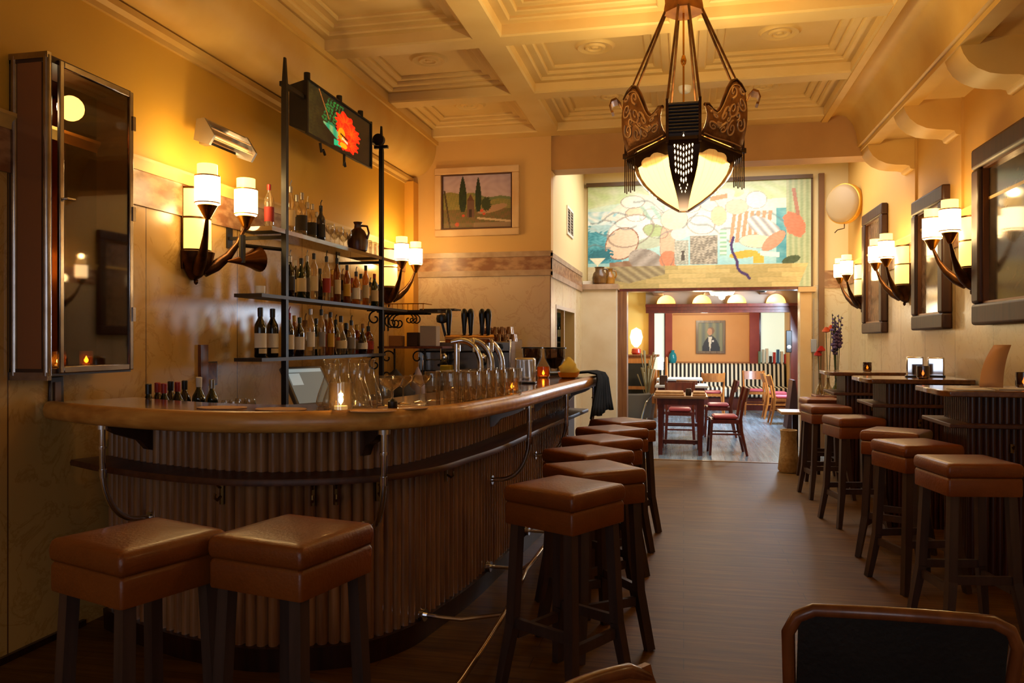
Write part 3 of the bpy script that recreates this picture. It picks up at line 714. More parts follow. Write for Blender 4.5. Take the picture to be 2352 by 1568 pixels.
for x, y, r, lab in [(-1.175, 2.26, -13, 'tan leather bar stool second from the left, before the curved bar end'),
                     (-.47, 3.2, -30, 'nearest tan leather stool in the row on the long side of the bar'),
                     (-.41, 3.70, -52, 'second nearest tan stool in the row along the long side of bar'),
                     (-.50, 4.25, -41, 'third nearest tan stool in the row along the long side of bar'),
                     (-.48, 4.80, -43, 'fourth nearest tan stool in the row along the long side of bar'),
                     (-.47, 5.36, -45, 'second farthest tan stool in the row along the bar'),
                     (-.44, 5.93, -44, 'farthest tan stool of the bar row, beside the hanging black coat')]:
    dup(st0, (x, y, 0), R(r), lab, G1)
G2 = 'bar stools along the right wall'
for x, y, r, lab in [(1.36, 4.30, 10, 'nearest tan stool at the right wall, before the nearest tall table'),
                     (1.31, 4.98, 18, 'second nearest tan stool on the right, between first two tall tables'),
                     (1.36, 5.62, -28, 'third stool on the right, turned cornerwise before middle tall table'),
                     (1.28, 6.56, 12, 'fourth stool on the right, before the middle and farthest tall tables'),
                     (1.26, 7.66, 8, 'farthest stool on the right, left of the farthest tall table'),
                     (1.37, 8.62, 5, 'stool half hidden behind the farthest right stool near the flowers')]:
    d = dup(st0, (x, y, 0), R(r), lab, G2)
    for k_ in kids(d):
        if k_.name.startswith(('leg', 'stretcher')):
            pass
# ---------------------------------------------------------------- tall tables on the right
def tall_table(label, x0, y0):
    """top-left near corner of the top at x0, y0"""
    t = thing('tall_table', label, 'table', (x0, y0, 0), group='tall fluted tables along the right wall')
    W = 2.08 - x0; D = .62
    MB().prism([(0, .04), (.03, 0), (W, 0), (W, D), (.03, D), (0, D - .04)], TOPZ - .035, TOPZ, 'z').build('tabletop', wood('table_edge_wood', '#5a3418', '#86552a', .2, 1, 5, .5), t, bev=.006, seg=3)
    px_ = []; L0, L1 = .16, W - .0; y_a, y_b = .10, D - .10
    path = [Vector((L1, y_a, 0)), Vector((L0, y_a, 0)), Vector((L0, y_b, 0)), Vector((L1, y_b, 0))]
    P = resample(path, .006); N = normals(P); fp = []
    for i, p in enumerate(P):
        ph = (i % 6) / 6; fp.append(p + N[i] * (.010 * math.sin(PI * ph) ** .7 if ph > 0 else -.003))
    m = MB(); m.loft([[p + Vector((0, 0, z)) for p in fp] for z in (0, TOPZ - .036)], False, False); m.build('pedestal', wood('table_slats', '#2c120a', '#4c2412', .3, 2, 6, .3), t)
    MB().box(L0 + .012, L1, y_a + .012, y_b - .012, .0, TOPZ - .036).build('core', DARKWOOD, t)
    MB().prism([(L0 - .12, .03), (W, .03), (W, D - .03), (L0 - .12, D - .03)], .905, .93, 'z').build('shelf', wood('ledge_wood', '#40200f', '#5f3318', .25, 1, 5, .5), t, bev=.005)
    MB().tube([(L0 + .22, y_a - .012, .80), (L0 + .22, y_a - .035, .79), (L0 + .22, y_a - .045, .805)], .006, 6).tube([(L0 + .22, y_a - .012, .765), (L0 + .22, y_a - .012, .815)], .011, 6).build('hook', HOOKM, t)
    return t
tall_table('nearest of three tall dark fluted tables, menu card standing on top', 1.45, 4.95)
tall_table('middle tall dark fluted table carrying the napkin holders and candle', 1.345, 6.38)
tall_table('farthest tall dark fluted table by the flowers, small candle on top', 1.31, 7.75)
# ---------------------------------------------------------------- foreground chairs
def club_chair(label, loc, rot, w=.40, hgt=.90, pane=BLACKLEATHER, fr=MIDWOOD, r=.03):
    """wood-framed chair seen from behind; origin under the back, faces local +y"""
    t = thing('dining_chair', label, 'chair', loc, rot, 'chairs in the foreground')
    a = w / 2
    path = [(-a + .03, .10, .44), (-a + .012, .04, .62), (-a, -.02, hgt - r * 1.6), (-a + r * .5, -.028, hgt - r * .5), (-a + r * 1.5, -.03, hgt)]
    n = 8
    for k in range(1, n): 
        x = -a + r * 1.5 + (2 * a - 3 * r) * k / n; path.append((x, -.03 - .012 * math.sin(PI * k / n), hgt + .006 * math.sin(PI * k / n)))
    path += [(-p[0], p[1], p[2]) for p in reversed(path[:5])]
    MB().tube(path, .0125, 10).build('back_frame', fr, t, smooth=60)
    rows_ = []
    for z, y in ((.46, .09), (.62, .036), (.75, .002), (hgt - .004, -.029)):
        rows_.append([(x, y - d - .006 * math.cos(x / a * PI / 2), z) for d, xs_ in ((-.006, (-a + .018, -a * .5, 0, a * .5, a - .018)), (.006, (a - .018, a * .5, 0, -a * .5, -a + .018))) for x in xs_])
    MB().loft(rows_).build('backrest', pane, t, smooth=60)
    pillow(MB(), .20, .20, [(.95, .40), (1, .41), (1, .45), (.95, .475), (.6, .485), (.2, .487)], .2).build('seat', pane, t, loc=(0, .30, 0), smooth=70)
    for s_ in (-1, 1):
        MB().bar((s_ * .17, .47, .42), (s_ * .18, .48, 0), .036, w2=.026).build('leg', fr, t)
        MB().bar((s_ * .17, .11, .46), (s_ * .185, .06, 0), .036, w2=.028).build('leg', fr, t)
    return t
club_chair('black leather chair back with brown wooden frame, bottom right foreground', (.388, 1.60, 0), R(0), .39, .90)
club_chair('orange brown leather chair, only its rounded top corner showing at bottom', (-.135, 1.235, 0), R(237), .40, .845, LEATHER, MIDWOOD, .05)
# ---------------------------------------------------------------- cabinet on the left wall
t = thing('display_cabinet', 'tall chrome and glass wall cabinet, far left above the bar', 'cabinet', (XL, 2.96, 1.25))
D_, W_, H_ = .20, .53, 1.40
CHD = mat('worn_chrome', '#b4aca8', .18, 1, '#948880', 9)
MB().box(0, .012, 0, W_, 0, H_).box(.0, D_, 0, W_, 0, .03).box(0, D_, 0, W_, H_ - .03, H_).box(0, D_, W_ - .015, W_, .03, H_ - .03).build('carcass', mat('cabinet_brown', '#3a2214', .5), t)
f = MB()
for y, x in ((.012, .02), (.012, D_ - .014)):
    f.tube([(x, y, 0), (x, y, H_)], .018, 12)
f.box(0, D_, -.004, .02, -.02, .015); f.box(0, D_, -.004, .02, H_ - .015, H_ + .012)
f.build('corner_post', CHD, t)
MB().box(.04, D_ - .035, .002, .010, .02, H_ - .02).build('side_panel', mat('copper_side', '#8e5c38', .25, .2, coat=.4), t)
fr = MB(); x = D_
fr.box(x, x + .018, .05, .075, .01, H_ - .01).box(x, x + .018, W_ - .028, W_, .01, H_ - .01).box(x, x + .018, .075, W_ - .028, .01, .04).box(x, x + .018, .075, W_ - .028, H_ - .04, H_ - .01)
door = fr.build('door', CHD, t, bev=.004)
MB().box(x + .004, x + .009, .075, W_ - .028, .04, H_ - .04).build('glass', glass('cabinet_glass', '#d8b48a', .10, .03), door)
MB().tube([(x + .02, .06, .78), (x + .045, .06, .78), (x + .05, .10, .78)], .006, 8).build('handle', CHROME, door)
for z in (.25, .75, 1.2): MB().box(x + .002, x + .024, W_ - .012, W_ + .008, z, z + .07).build('hinge', CHD, door)
MB().box(.013, .02, .03, W_ - .02, .035, H_ - .035).build('back_panel', mat('mirror_bronze', '#6a4828', .10, 1), t)
MB().box(.03, D_ - .04, .025, .032, .03, H_ - .03).build('liner', mat('red_liner', '#4a160e', .5), t)
MB().lathe([(.058 * math.sin(PI * k / 10), -.058 * math.cos(PI * k / 10)) for k in range(11)], 22, (.11, .235, 1.235)).build('bulb', mat('glare_globe', '#fff0cc', .4, emit='#ffe6b0', es=14), t)  # glowing globe added to stand in for a glare spot on the glass
CAND = mat('flame', '#ffd080', .5, emit='#ffc870', es=30); WAX = mat('wax_lit', '#f0d8a8', .5, emit='#ffcf86', es=.5)
JAR = glass('candle_jar', '#f6dcae', .22, .05, '#ffd9a0', .08)
def tealight(label, loc, r=.035, h=.075, group='lit candles in glasses', jar=None, solid=None):
    t = MB().lathe([(r * .8, 0), (r, .01), (r, h), (r * .93, h), (r * .93, .012), (0, .008)], 18).build('candle_glass', jar or JAR, loc=loc)
    tag(t, label, 'candle', group)
    MB().lathe([(0, .009), (r * .55, .009), (r * .55, h * .20), (0, h * .18)], 16).build('wax', WAX, t)
    MB().lathe([(0, h * .23), (.008, h * .33), (.010, h * .42), (.005, h * .56), (0, h * .70)], 10).build('flame', CAND, t)
    return t
for y, lab in ((3.10, 'left'), (3.27, 'right')):  # candles added to imitate flame reflections in the cabinet glass
    tealight('added candle glass imitating a reflected flame in the wall cabinet, %s of the pair' % lab, (XL + .13, y, 1.2805), .03, .075, 'candles imitating reflections in the wall cabinet')
# small fittings on the left wall
t = thing('socket_plate', 'dark wooden socket plate on the left wall above the bar end', 'socket', (XL, 3.22, 1.165))
MB().prism([(-.045, -.07), (.045, -.07), (.04, .07), (-.04, .07)], 0, .014, 'x').build('plate', DARKWOOD, t, bev=.004)
MB().box(.014, .020, -.018, .018, -.045, .045).build('insert', mat('socket_brown', '#7a4a20', .4), t)
ya, yb = Y_at(455, XL), Y_at(472, XL)
o = MB().box(0, .02, 0, yb - ya, 0, .36).build('wooden_strip', MIDWOOD, loc=(XL, ya, 1.02)); tag(o, 'upright brown wooden strip on the left wall behind green bottles', 'strip')
t = thing('small_picture', 'tiny dark framed picture on left wall beside the wooden strip', 'picture', (XL, Y_at(484, XL), 1.20))
MB().box(0, .012, -.055, .055, -.075, .075).build('frame', DARKWOOD, t); MB().box(.012, .014, -.045, .045, -.065, .065).build('print', mat('tiny_print', '#6a3a1c', .5, 0, '#a0642e', 30), t)
# infrared heater
t = thing('wall_heater', 'chrome tubular heater on the left wall above the sconce', 'heater', (XL, 4.40, 2.63), R(0))
for q in (-.24, .22): MB().prism([(.10, -.05), (.20, -.085), (.235, -.03), (.17, .075), (.12, .07)], q, q + .02, 'y').build('end_cap', STEEL, t)
MB().prism([(.11, .06), (.105, -.04), (.12, -.03), (.125, .05), (.165, .068), (.16, .078)], -.22, .22, 'y').build('reflector', CHROME, t)
MB().tube([(.175, -.22, -.01), (.175, .22, -.01)], .012, 10).tube([(.21, -.22, -.04), (.21, .22, -.04)], .004, 6).tube([(.2, -.22, .02), (.2, .22, .02)], .004, 6).build('element', mat('heater_tube', '#d8b08a', .3), t)
MB().box(0, .12, -.03, .03, -.02, .02).build('bracket', STEEL, t)
# ---------------------------------------------------------------- work counter and shelves behind the bar
t = thing('back_counter', 'dark wooden work counter along the wall behind the bar', 'counter', (0, 0, 0))
MB().prism([(XL + .01, 3.56), (-2.30, 3.56), (-2.30, 7.25), (-1.06, 7.25), (-1.06, 8.16), (XL + .01, 8.16)], .86, .90, 'z').build('worktop', mat('steel_worktop', '#4a4038', .35, .5), t, bev=.004)
MB().prism([(XL + .01, 3.6), (-2.34, 3.6), (-2.34, 7.29), (-1.10, 7.29), (-1.10, 8.16), (XL + .01, 8.16)], 0, .86, 'z').build('carcass', DARKWOOD, t)
XF = -2.50
t = thing('glass_shelving', 'three-tier glass shelf unit on black iron posts behind the bar', 'shelves', (0, 0, 0))
SHG = glass('shelf_glass', '#c8a878', .16, .05, '#7a5c38', .62)
SHD = mat('shelf_dark', '#2e2014', .5, 0)
def post(y, z0, z1):
    MB().bar((XF, y, z0), (XF, y, z1 - .22), .034, .034).bar((XF, y, z1 - .22), (XF, y, z1), .034, .034, w2=.012, d2=.018).build('post', IRON, t)
    for zz_ in (2.058,): MB().box(XL, XF, y - .01, y + .01, zz_, zz_ + .022).box(XL, XL + .012, y - .03, y + .03, zz_ - .05, zz_ + .08).build('arm', IRON, t)
post(4.69, .90, 3.22); post(6.36, .90, 3.22)
MB().lathe([(.0, -.02), (.05, -.02), (.05, .02), (0, .02)], 16, (XF + .0, 6.30, 3.09), 'y').box(XF - .06, XF + .06, 6.34, 6.37, 3.03, 3.055).build('scroll', IRON, t)
S1, S2, S3 = 2.115, 1.69, 1.30
MB().box(-2.70, XF + .015, 4.50, 6.75, S1 - .028, S1).build('shelf', SHG, t)
MB().box(-2.66, XF + .025, 4.36, 6.95, S2 - .022, S2).build('shelf', SHD, t)
MB().box(-2.66, XF + .025, 4.36, 6.40, S3 - .022, S3).build('shelf', SHD, t)
def curl(mb, c, r0, r1, a0, a1, r=.007, n=16):
    mb.tube([(c[0] + (r0 + (r1 - r0) * k / n) * math.cos(R(a0 + (a1 - a0) * k / n)), c[1], c[2] + (r0 + (r1 - r0) * k / n) * math.sin(R(a0 + (a1 - a0) * k / n))) for k in range(n + 1)], r, 6); return mb
for z in (S2 - .024, S3 - .024):
    m = MB(); curl(m, (XF - .06, 6.36, z - .07), .062, .012, 90, 450); m.box(XF - .13, XF, 6.355, 6.365, z - .01, z); m.build('scroll_bracket', IRON, t)
# side shelf at the far end of the middle tier
t2 = thing('corner_shelf', 'dark shelf jutting out at the far end of the middle tier', 'shelf', (0, 0, 0))
MB().box(XL + .11, -2.20, 6.98, 7.28, S2 - .022, S2).box(-2.42, -2.08, 7.12, 7.34, S2 + .001, S2 + .016).build('board', SHD, t2)
for k in range(3):
    y = 7.02 + k * .10; m = MB(); m.tube([(XL + .13, y, S2 - .19), (XL + .13, y, S2 - .03)], .008, 6).tube([(XL + .13, y, S2 - .03), (-2.34, y, S2 - .03)], .008, 6)
    curl(m, (-2.66, y, S2 - .11), .078, .014, 90, 470, .007); curl(m, (-2.49, y, S2 - .085), .052, .010, 90, -270, .006)
    m.build('scroll_bracket', IRON, t2)
f = MB(); 
for k in range(9): f.tube([(XL + .15 + k * .05, 7.02, S2), (XL + .15 + k * .05, 7.02, S2 + .06)], .004, 5)
f.tube([(XL + .14, 7.02, S2 + .06), (-2.34, 7.02, S2 + .06), (-2.34, 7.24, S2 + .06)], .005, 6); f.build('gallery', BRASS, t2)
t3 = thing('lower_bracket_shelf', 'small wooden shelf on scroll brackets left of the coffee machine', 'shelf', (0, 0, 0))
MB().box(XL + .11, -2.16, 7.0, 7.32, 1.335, 1.355).build('board', MIDWOOD, t3)
for x_ in (-2.66, -2.36):
    m = MB(); m.tube([(x_, 7.1, 1.333), (x_, 7.1, .905)], .009, 6); curl(m, (x_ - .07, 7.1, 1.25), .075, .012, 0, 380); curl(m, (x_ - .07, 7.1, 1.08), .07, .012, 0, -380); m.build('scroll_bracket', IRON, t3)
for x, y, w_, h, c_, lab in ((-2.66, 7.16, .12, .10, '#b07a48', 'tan paper box on the small bracket shelf, left'), (-2.50, 7.2, .11, .13, '#4a3020', 'dark box on the small bracket shelf, middle'), (-2.33, 7.16, .16, .19, '#b4a8a0', 'pale grey paper stack on the small bracket shelf, right')):
    o = MB().box(-w_ / 2, w_ / 2, -.06, .06, 0, h).build('box', mat('box' + c_, c_, .7), loc=(x, y, 1.3555), bev=.006); tag(o, lab, 'box', 'boxes on the small bracket shelf')

# bottles
KIND = {
    'wine': [(0, .004), (.030, 0), (.0365, .006), (.0368, .185), (.034, .205), (.022, .228), (.0145, .245), (.0140, .295), (.0155, .297), (.0155, .303), (0, .303)],
    'round': [(0, .004), (.032, 0), (.037, .006), (.037, .165), (.033, .185), (.018, .205), (.0135, .22), (.0135, .265), (0, .265)],
    'tall': [(0, .004), (.028, 0), (.032, .006), (.033, .20), (.028, .225), (.016, .25), (.0125, .27), (.0125, .31), (0, .31)],
    'squat': [(0, .004), (.040, 0), (.045, .008), (.045, .115), (.040, .14), (.022, .16), (.015, .17), (.015, .205), (0, .205)],
    'bulb': [(0, .004), (.03, 0), (.040, .01), (.046, .06), (.044, .1), (.03, .14), (.016, .17), (.013, .2), (.013, .245), (0, .245)],
}
LABZ = {'wine': (.06, .15), 'round': (.045, .135), 'tall': (.06, .16), 'squat': (.03, .095), 'bulb': (.04, .09)}
GL = {'clear': glass('bottle_clear', '#f4e8d0', .2, .02, '#d8c8a8', .10), 'green': glass('bottle_green', '#4a6a34', .2, .02, '#1c2c14', .45), 'amber': glass('bottle_amber', '#c87820', .2, .02, '#8a4a10', .35),
      'brown': glass('bottle_brown', '#5a2a10', .2, .02, '#2a1208', .6), 'black': mat('bottle_black', '#0c0a0c', .1, coat=.4), 'golden': glass('bottle_gold', '#e0a83c', .2, .02, '#b87c20', .3), 'blue': glass('bottle_blue', '#2c3a6a', .2, .02, '#141a3a', .6)}
LB = {'white': mat('label_white', '#e4dccb', .7), 'cream': mat('label_cream', '#cdb88c', .7), 'red': mat('label_red', '#9a2a1c', .7), 'yellow': mat('label_yellow', '#c99a2c', .7), 'dark': mat('label_dark', '#26201c', .7), 'grey': mat('label_grey', '#8a8480', .7)}
CP = {'black': BLACK, 'red': mat('cap_red', '#a0241c', .4), 'gold': mat('cap_gold', '#b08838', .3, .8), 'silver': mat('cap_silver', '#a8a4a0', .3, .8), 'white': mat('cap_white', '#dcd6cc', .5), 'cork': mat('cork', '#8a6238', .8), 'green': mat('cap_green', '#22402a', .4)}
_mesh = {}
def bottle(label, loc, kind, gl, lb, cap, group, rot=0, sc=1, lab2=False, spout=False):
    k = ('b', kind, gl)
    if k not in _mesh: _mesh[k] = MB().lathe(KIND[kind], 16).mesh('bottle', GL[gl], 50)
    o = bpy.data.objects.new('bottle', _mesh[k]); C.objects.link(o); o.location = loc; o.rotation_euler = (0, 0, rot); o.scale = (sc, sc, sc)
    tag(o, label, 'bottle', group)
    pr = KIND[kind]; top = pr[-1][1]; rn = pr[-2][0]; rb = max(p[0] for p in pr)
    if lb:
        k = ('l', kind, lb)
        if k not in _mesh:
            z0, z1 = LABZ[kind]; rr = (lambda z: next((a[0] + (b_[0] - a[0]) * (z - a[1]) / max(1e-6, b_[1] - a[1]) for a, b_ in zip(pr[1:], pr[2:]) if a[1] <= z <= b_[1]), rb))
            _mesh[k] = MB().lathe([(rr(z0) + .0008, z0), (rr((z0 + z1) / 2) + .0008, (z0 + z1) / 2), (rr(z1) + .0008, z1)], 18, a0=R(-115), a1=R(115)).mesh('label', LB[lb], 60)
        l_ = bpy.data.objects.new('label', _mesh[k]); C.objects.link(l_); l_.parent = o
        if lab2:
            k = ('l2', kind, lb)
            if k not in _mesh: _mesh[k] = MB().lathe([(rb + .0008, .025), (rb + .0008, .055)], 18, a0=R(-60), a1=R(80)).mesh('label', LB['cream'], 60)
            l_ = bpy.data.objects.new('label', _mesh[k]); C.objects.link(l_); l_.parent = o
    if cap:
        k = ('c', kind, cap, spout)
        if k not in _mesh:
            h = top - (.05 if kind == 'wine' else .035)
            m_ = MB().lathe([(rn + .0012, h), (rn + .0016, top + .003), (rn * .8, top + .006), (0, top + .006)], 14)
            if spout: m_.tube([(0, 0, top), (0, 0, top + .025), (.01, 0, top + .045)], .004, 6)
            _mesh[k] = m_.mesh('cap', CP[cap], 50)
        c_ = bpy.data.objects.new('cap', _mesh[k]); C.objects.link(c_); c_.parent = o
    return o
random.seed(11)
def row(shelf, z, pxs, X, specs, group, nm):
    for i, (px, sp) in enumerate(zip(pxs, specs)):
        kind, gl, lb, cap = sp[:4]; sc = sp[4] if len(sp) > 4 else 1
        x = X + (.0 if i % 2 == 0 else -.078)
        y = Y_at(px, x)
        lab = '%s %s bottle%s, %s from left on %s' % (gl, {'wine': 'wine', 'round': 'liquor', 'tall': 'tall', 'squat': 'squat', 'bulb': 'rounded'}[kind], ' with %s label' % lb if lb else ' without label', ORD[i], nm)
        o = bottle(lab, (x, y, z + .0008), kind, gl, lb, cap, group, random.uniform(-.5, .3), sc, spout=(i % 3 == 0)); o.scale = (sc * .88, sc * .88, sc * random.uniform(.94, 1.06))
mid = [('round', 'black', 'dark', 'silver'), ('round', 'brown', 'cream', 'white'), ('round', 'green', 'cream', 'black'), ('tall', 'green', 'grey', 'silver'), ('tall', 'clear', 'cream', 'black'), ('bulb', 'brown', 'dark', 'black'), ('tall', 'clear', 'red', 'black'),
       ('round', 'golden', 'cream', 'gold'), ('tall', 'amber', 'cream', 'black'), ('squat', 'brown', 'grey', 'cork', 1.1), ('tall', 'amber', 'yellow', 'black'), ('squat', 'amber', 'white', 'red', 1.1), ('round', 'golden', 'white', 'black'), ('round', 'clear', 'white', 'black'), ('tall', 'golden', 'cream', 'green'), ('squat', 'clear', 'white', 'black'), ('round', 'green', 'cream', 'red'), ('squat', 'golden', 'yellow', 'silver')]
row(2, S2, [666, 678, 692, 705, 721, 735, 750, 762, 774, 786, 797, 808, 818, 829, 840, 850, 860, 869], -2.532, mid, 'bottles on the middle shelf', 'the middle shelf')
low = [('round', 'blue', 'white', 'red'), ('round', 'amber', 'cream', 'gold'), ('round', 'brown', 'white', 'green'), ('squat', 'clear', 'cream', 'cork', 1.25), ('tall', 'clear', 'white', 'silver', 1.05), ('round', 'green', 'cream', 'black'), ('tall', 'clear', 'grey', 'black'), ('tall', 'amber', 'red', 'white'), ('tall', 'golden', 'yellow', 'black'),
       ('round', 'brown', 'red', 'black'), ('bulb', 'clear', 'cream', 'black', 1.15), ('squat', 'brown', 'dark', 'black', 1.2), ('round', 'clear', 'grey', 'black'), ('squat', 'amber', 'cream', 'gold', 1.1), ('bulb', 'brown', 'white', 'cork'), ('squat', 'amber', 'red', 'black', 1.15)]
row(3, S3, [664, 676, 688, 701, 713, 726, 738, 749, 759, 771, 783, 795, 807, 820, 833, 846], -2.532, low, 'bottles on the lowest shelf', 'the lowest shelf')
for i, px in enumerate((598, 626)):
    x = -2.56; bottle('black wine bottle with two pale labels, %s of the pair left of the iron post' % ('left' if i == 0 else 'right'), (x, Y_at(px, x), S3 + .0008), 'wine', 'black', 'white', 'black', 'pair of wine bottles on the lowest shelf', -.25, 1.0, True)
top = [('tall', 'clear', 'cream', 'silver', 1.1), ('round', 'clear', 'dark', 'silver', 1.2), ('round', 'clear', 'dark', 'silver', 1.15), ('round', 'clear', 'dark', 'silver', 1.08), ('round', 'clear', 'dark', 'silver', 1.0), ('round', 'clear', 'dark', 'silver', .95), ('round', 'blue', 'dark', 'black')]
row(1, S1, [667, 681, 693, 706, 717, 727, 737], -2.60, top, 'bottles on the top shelf', 'the top glass shelf')
bottle('clear bottle with red cap and orange label, alone left of the iron post', (-2.62, Y_at(618, -2.62), S1 + .0008), 'tall', 'clear', 'red', 'red', 'bottles on the top shelf', -.3, .95)
# stemmed glasses on the top shelf
WG = [(0, .002), (.030, 0), (.031, .003), (.004, .008), (.0035, .07), (.012, .078), (.032, .10), (.036, .125), (.031, .155), (.030, .155), (.034, .125), (.03, .102), (0, .08)]
CP_ = [(0, .002), (.032, 0), (.033, .003), (.004, .008), (.0035, .07), (.01, .076), (.045, .10), (.053, .125), (.0515, .125), (.044, .102), (0, .079)]
TB = [(0, .002), (.029, 0), (.031, .002), (.034, .125), (.0335, .127)]
def glassware(name, prof, label, loc, group, m=CLEAR, n=16, cat='glass'):
    if name + m.name not in _mesh: _mesh[name + m.name] = MB().lathe(prof, n).mesh(name, m, 50)
    o = bpy.data.objects.new(name, _mesh[name + m.name]); C.objects.link(o); o.location = loc; return tag(o, label, cat, group)
for i, px in enumerate((759, 769, 779, 789, 798)):
    x = -2.56 if i % 2 == 0 else -2.65
    glassware('stemmed_glass', WG, 'stemmed glass on the top shelf, %s from left after the bottles' % ORD[i], (x, Y_at(px, x), S1 + .001), 'stemmed glasses on the top shelf')
t = MB().lathe([(.05, 0), (.075, .02), (.085, .08), (.08, .13), (.055, .18), (.03, .2), (.028, .23), (.038, .25), (0, .25)], 20).tube([(.03, 0, .22), (.08, 0, .215), (.095, 0, .16), (.08, 0, .11)], .009, 8).build('stoneware_jug', mat('dark_stoneware', '#2a140c', .3, 0, '#5a2a12', 9), loc=(-2.58, Y_at(822, -2.58), S1 + .001)); tag(t, 'dark brown stoneware jug on the top glass shelf', 'jug')
for i, px in enumerate((845, 857, 868)):
    glassware('tumbler', TB, 'clear tumbler right of the dark jug on the top shelf, %s from left' % ORD[i], (-2.58, Y_at(px, -2.58), S1 + .001), 'tumblers at the right end of top shelf')
t = MB().lathe([(.02, 0), (.03, .01), (.032, .055), (.029, .055), (.027, .012), (0, .012)], 16).build('cup', WHITE, loc=(-2.58, Y_at(598, -2.58), S2 + .001)); tag(t, 'small white cup alone on the left end of middle shelf', 'cup')
# bell horn on the near post
t = thing('brass_horn', 'brass horn hanging from the black pipe left of the shelf posts', 'horn', (-2.66, 4.42, 1.96))
MB().tube([(0, 0, .03), (.14, .265, .03)], .012, 8).tube([(.02, 0, .09), (.02, 0, -.08)], .02, 8).build('pipe', IRON, t)
MB(Matrix.Translation((.03, .06, -.055)) @ Matrix.Rotation(R(-20), 4, 'Z') @ Matrix.Rotation(R(8), 4, 'X')).lathe([(.006, -.16), (.014, -.12), (.03, -.05), (.055, .02), (.075, .06), (.08, .075), (.066, .065), (0, .0)], 20, (0, 0, 0), 'y').build('bell', mat('aged_brass', '#6a4018', .3, .9), t)

# bottles and glasses on the work counter, left
ZW = .9008
for i, (px, x, gl) in enumerate(((341, -2.66, 'black'), (362, -2.70, 'brown'), (377, -2.62, 'black'), (392, -2.72, 'brown'), (408, -2.64, 'black'), (424, -2.70, 'brown'))):
    bottle('dark wine bottle neck behind the bar, %s of six from the left wall' % ORD[i], (x, Y_at(px, x), ZW), 'wine', gl, None, ('red' if i in (1, 2, 4) else 'black'), 'dark wine bottles behind the left bar end', 0, .92)
bottle('green wine bottle with pale stopper, left of two before the wooden strip', (-2.62, Y_at(457, -2.62), ZW), 'wine', 'green', None, 'white', 'green bottles behind the bar', 0, .98)
bottle('green wine bottle with pale stopper, right of two below the tiny picture', (-2.62, Y_at(487, -2.62), ZW), 'wine', 'green', None, 'silver', 'green bottles behind the bar', 0, .92)
for i, px in enumerate((505, 521, 538, 553, 574)):
    x = -2.62 if i % 2 else -2.54
    glassware('wine_glass', WG, 'clear wine glass behind the bar right of green bottles, %s from left' % ORD[i], (x, Y_at(px, x), ZW + .001), 'wine glasses on the work counter')
# till screen
t = thing('till', 'tilted grey touch screen till behind the carafes', 'till', (-2.52, 4.98, .901), R(0))
MB().box(-.10, .12, -.10, .10, 0, .02).box(-.02, .03, -.04, .04, .02, .16).build('stand', BLACK, t)
Mx = Matrix.Translation((.05, 0, .185)) @ Matrix.Rotation(R(-24), 4, 'Z') @ Matrix.Rotation(R(-34), 4, 'Y')
sc = MB(Mx).box(-.025, .01, -.17, .17, -.15, .17).build('screen_case', mat('grey_case', '#6a6460', .4), t, bev=.008)
MB(Mx).box(.0102, .0125, -.15, .15, -.12, .15).build('screen', mat('screen', '#8f9a98', .25, emit='#9ab0b4', es=.18), sc)
MB(Mx).box(.0126, .0135, -.145, .145, .12, .145).box(.0126, .0135, -.14, -.05, .02, .11).build('screen_panel', mat('screen_light', '#c8d8d8', .3, emit='#bcd4dc', es=.35), sc)
# coffee machine with cups
t = thing('coffee_machine', 'wide chrome espresso machine against the far marble wall', 'coffee machine', (-2.10, 7.78, .901))
MB().box(-.45, .45, -.24, .28, .14, .20).box(-.45, .45, -.10, .28, .20, .40).box(-.46, .46, -.26, .28, .40, .50).build('body', mat('machine_steel', '#8c8884', .22, .95), t, bev=.01)
MB().box(-.42, .42, -.255, -.105, .02, .06).box(-.40, -.34, -.2, .2, 0, .02).box(.34, .40, -.2, .2, 0, .02).box(-.44, .44, -.1, .28, .02, .139).build('drip_tray', STEEL, t)
for q in (-.471, .451): MB().box(q, q + .02, -.27, .29, .10, .52).build('side_panel', CHROME, t, bev=.008)
for x in (-.22, .18):
    MB().lathe([(.04, .22), (.045, .26), (.045, .30), (.03, .33), (0, .33)], 16, (x, -.19, .07)).build('group_head', CHROME, t)
    MB().tube([(x, -.19, .29), (x, -.30, .285), (x, -.38, .27)], [.03, .016, .014], 10).build('portafilter', BLACK, t)
MB().tube([(-.40, -.28, .32), (-.05, -.28, .32), (-.05, -.28, .44), (-.40, -.28, .44), (-.40, -.28, .32)], .006, 6).tube([(-.23, -.28, .32), (-.23, -.28, .44)], .005, 6).tube([(-.42, -.25, .36), (-.42, -.27, .2), (-.42, -.24, .1)], .007, 6).build('rail', CHROME, t)
for x in (-.38, .36): MB().lathe([(.03, -.30), (.03, -.265), (.0, -.262)], 14, (x, 0, .45), 'y').build('knob', BLACK, t)
AMB = glass('amber_cup', '#dcae70', .25, .03, '#a87838', .25)
n = 0
for lay in range(2):
    for j in range(2):
        for i in range(6 - lay):
            x = -2.10 + .13 + i * .068 + lay * .034; y = 7.60 + j * .075; 
            glassware('tea_glass', [(0, .07), (.022, .07), (.03, 0), (.0285, 0), (.02, .066), (0, .066)], 'upturned amber tea glass on coffee machine, %s row, %s layer, %s from left' % (('front', 'rear')[j], ('lower', 'upper')[lay], ORD[i]), (x, y, 1.402 + lay * .072), 'tea glasses stacked on the coffee machine', AMB)
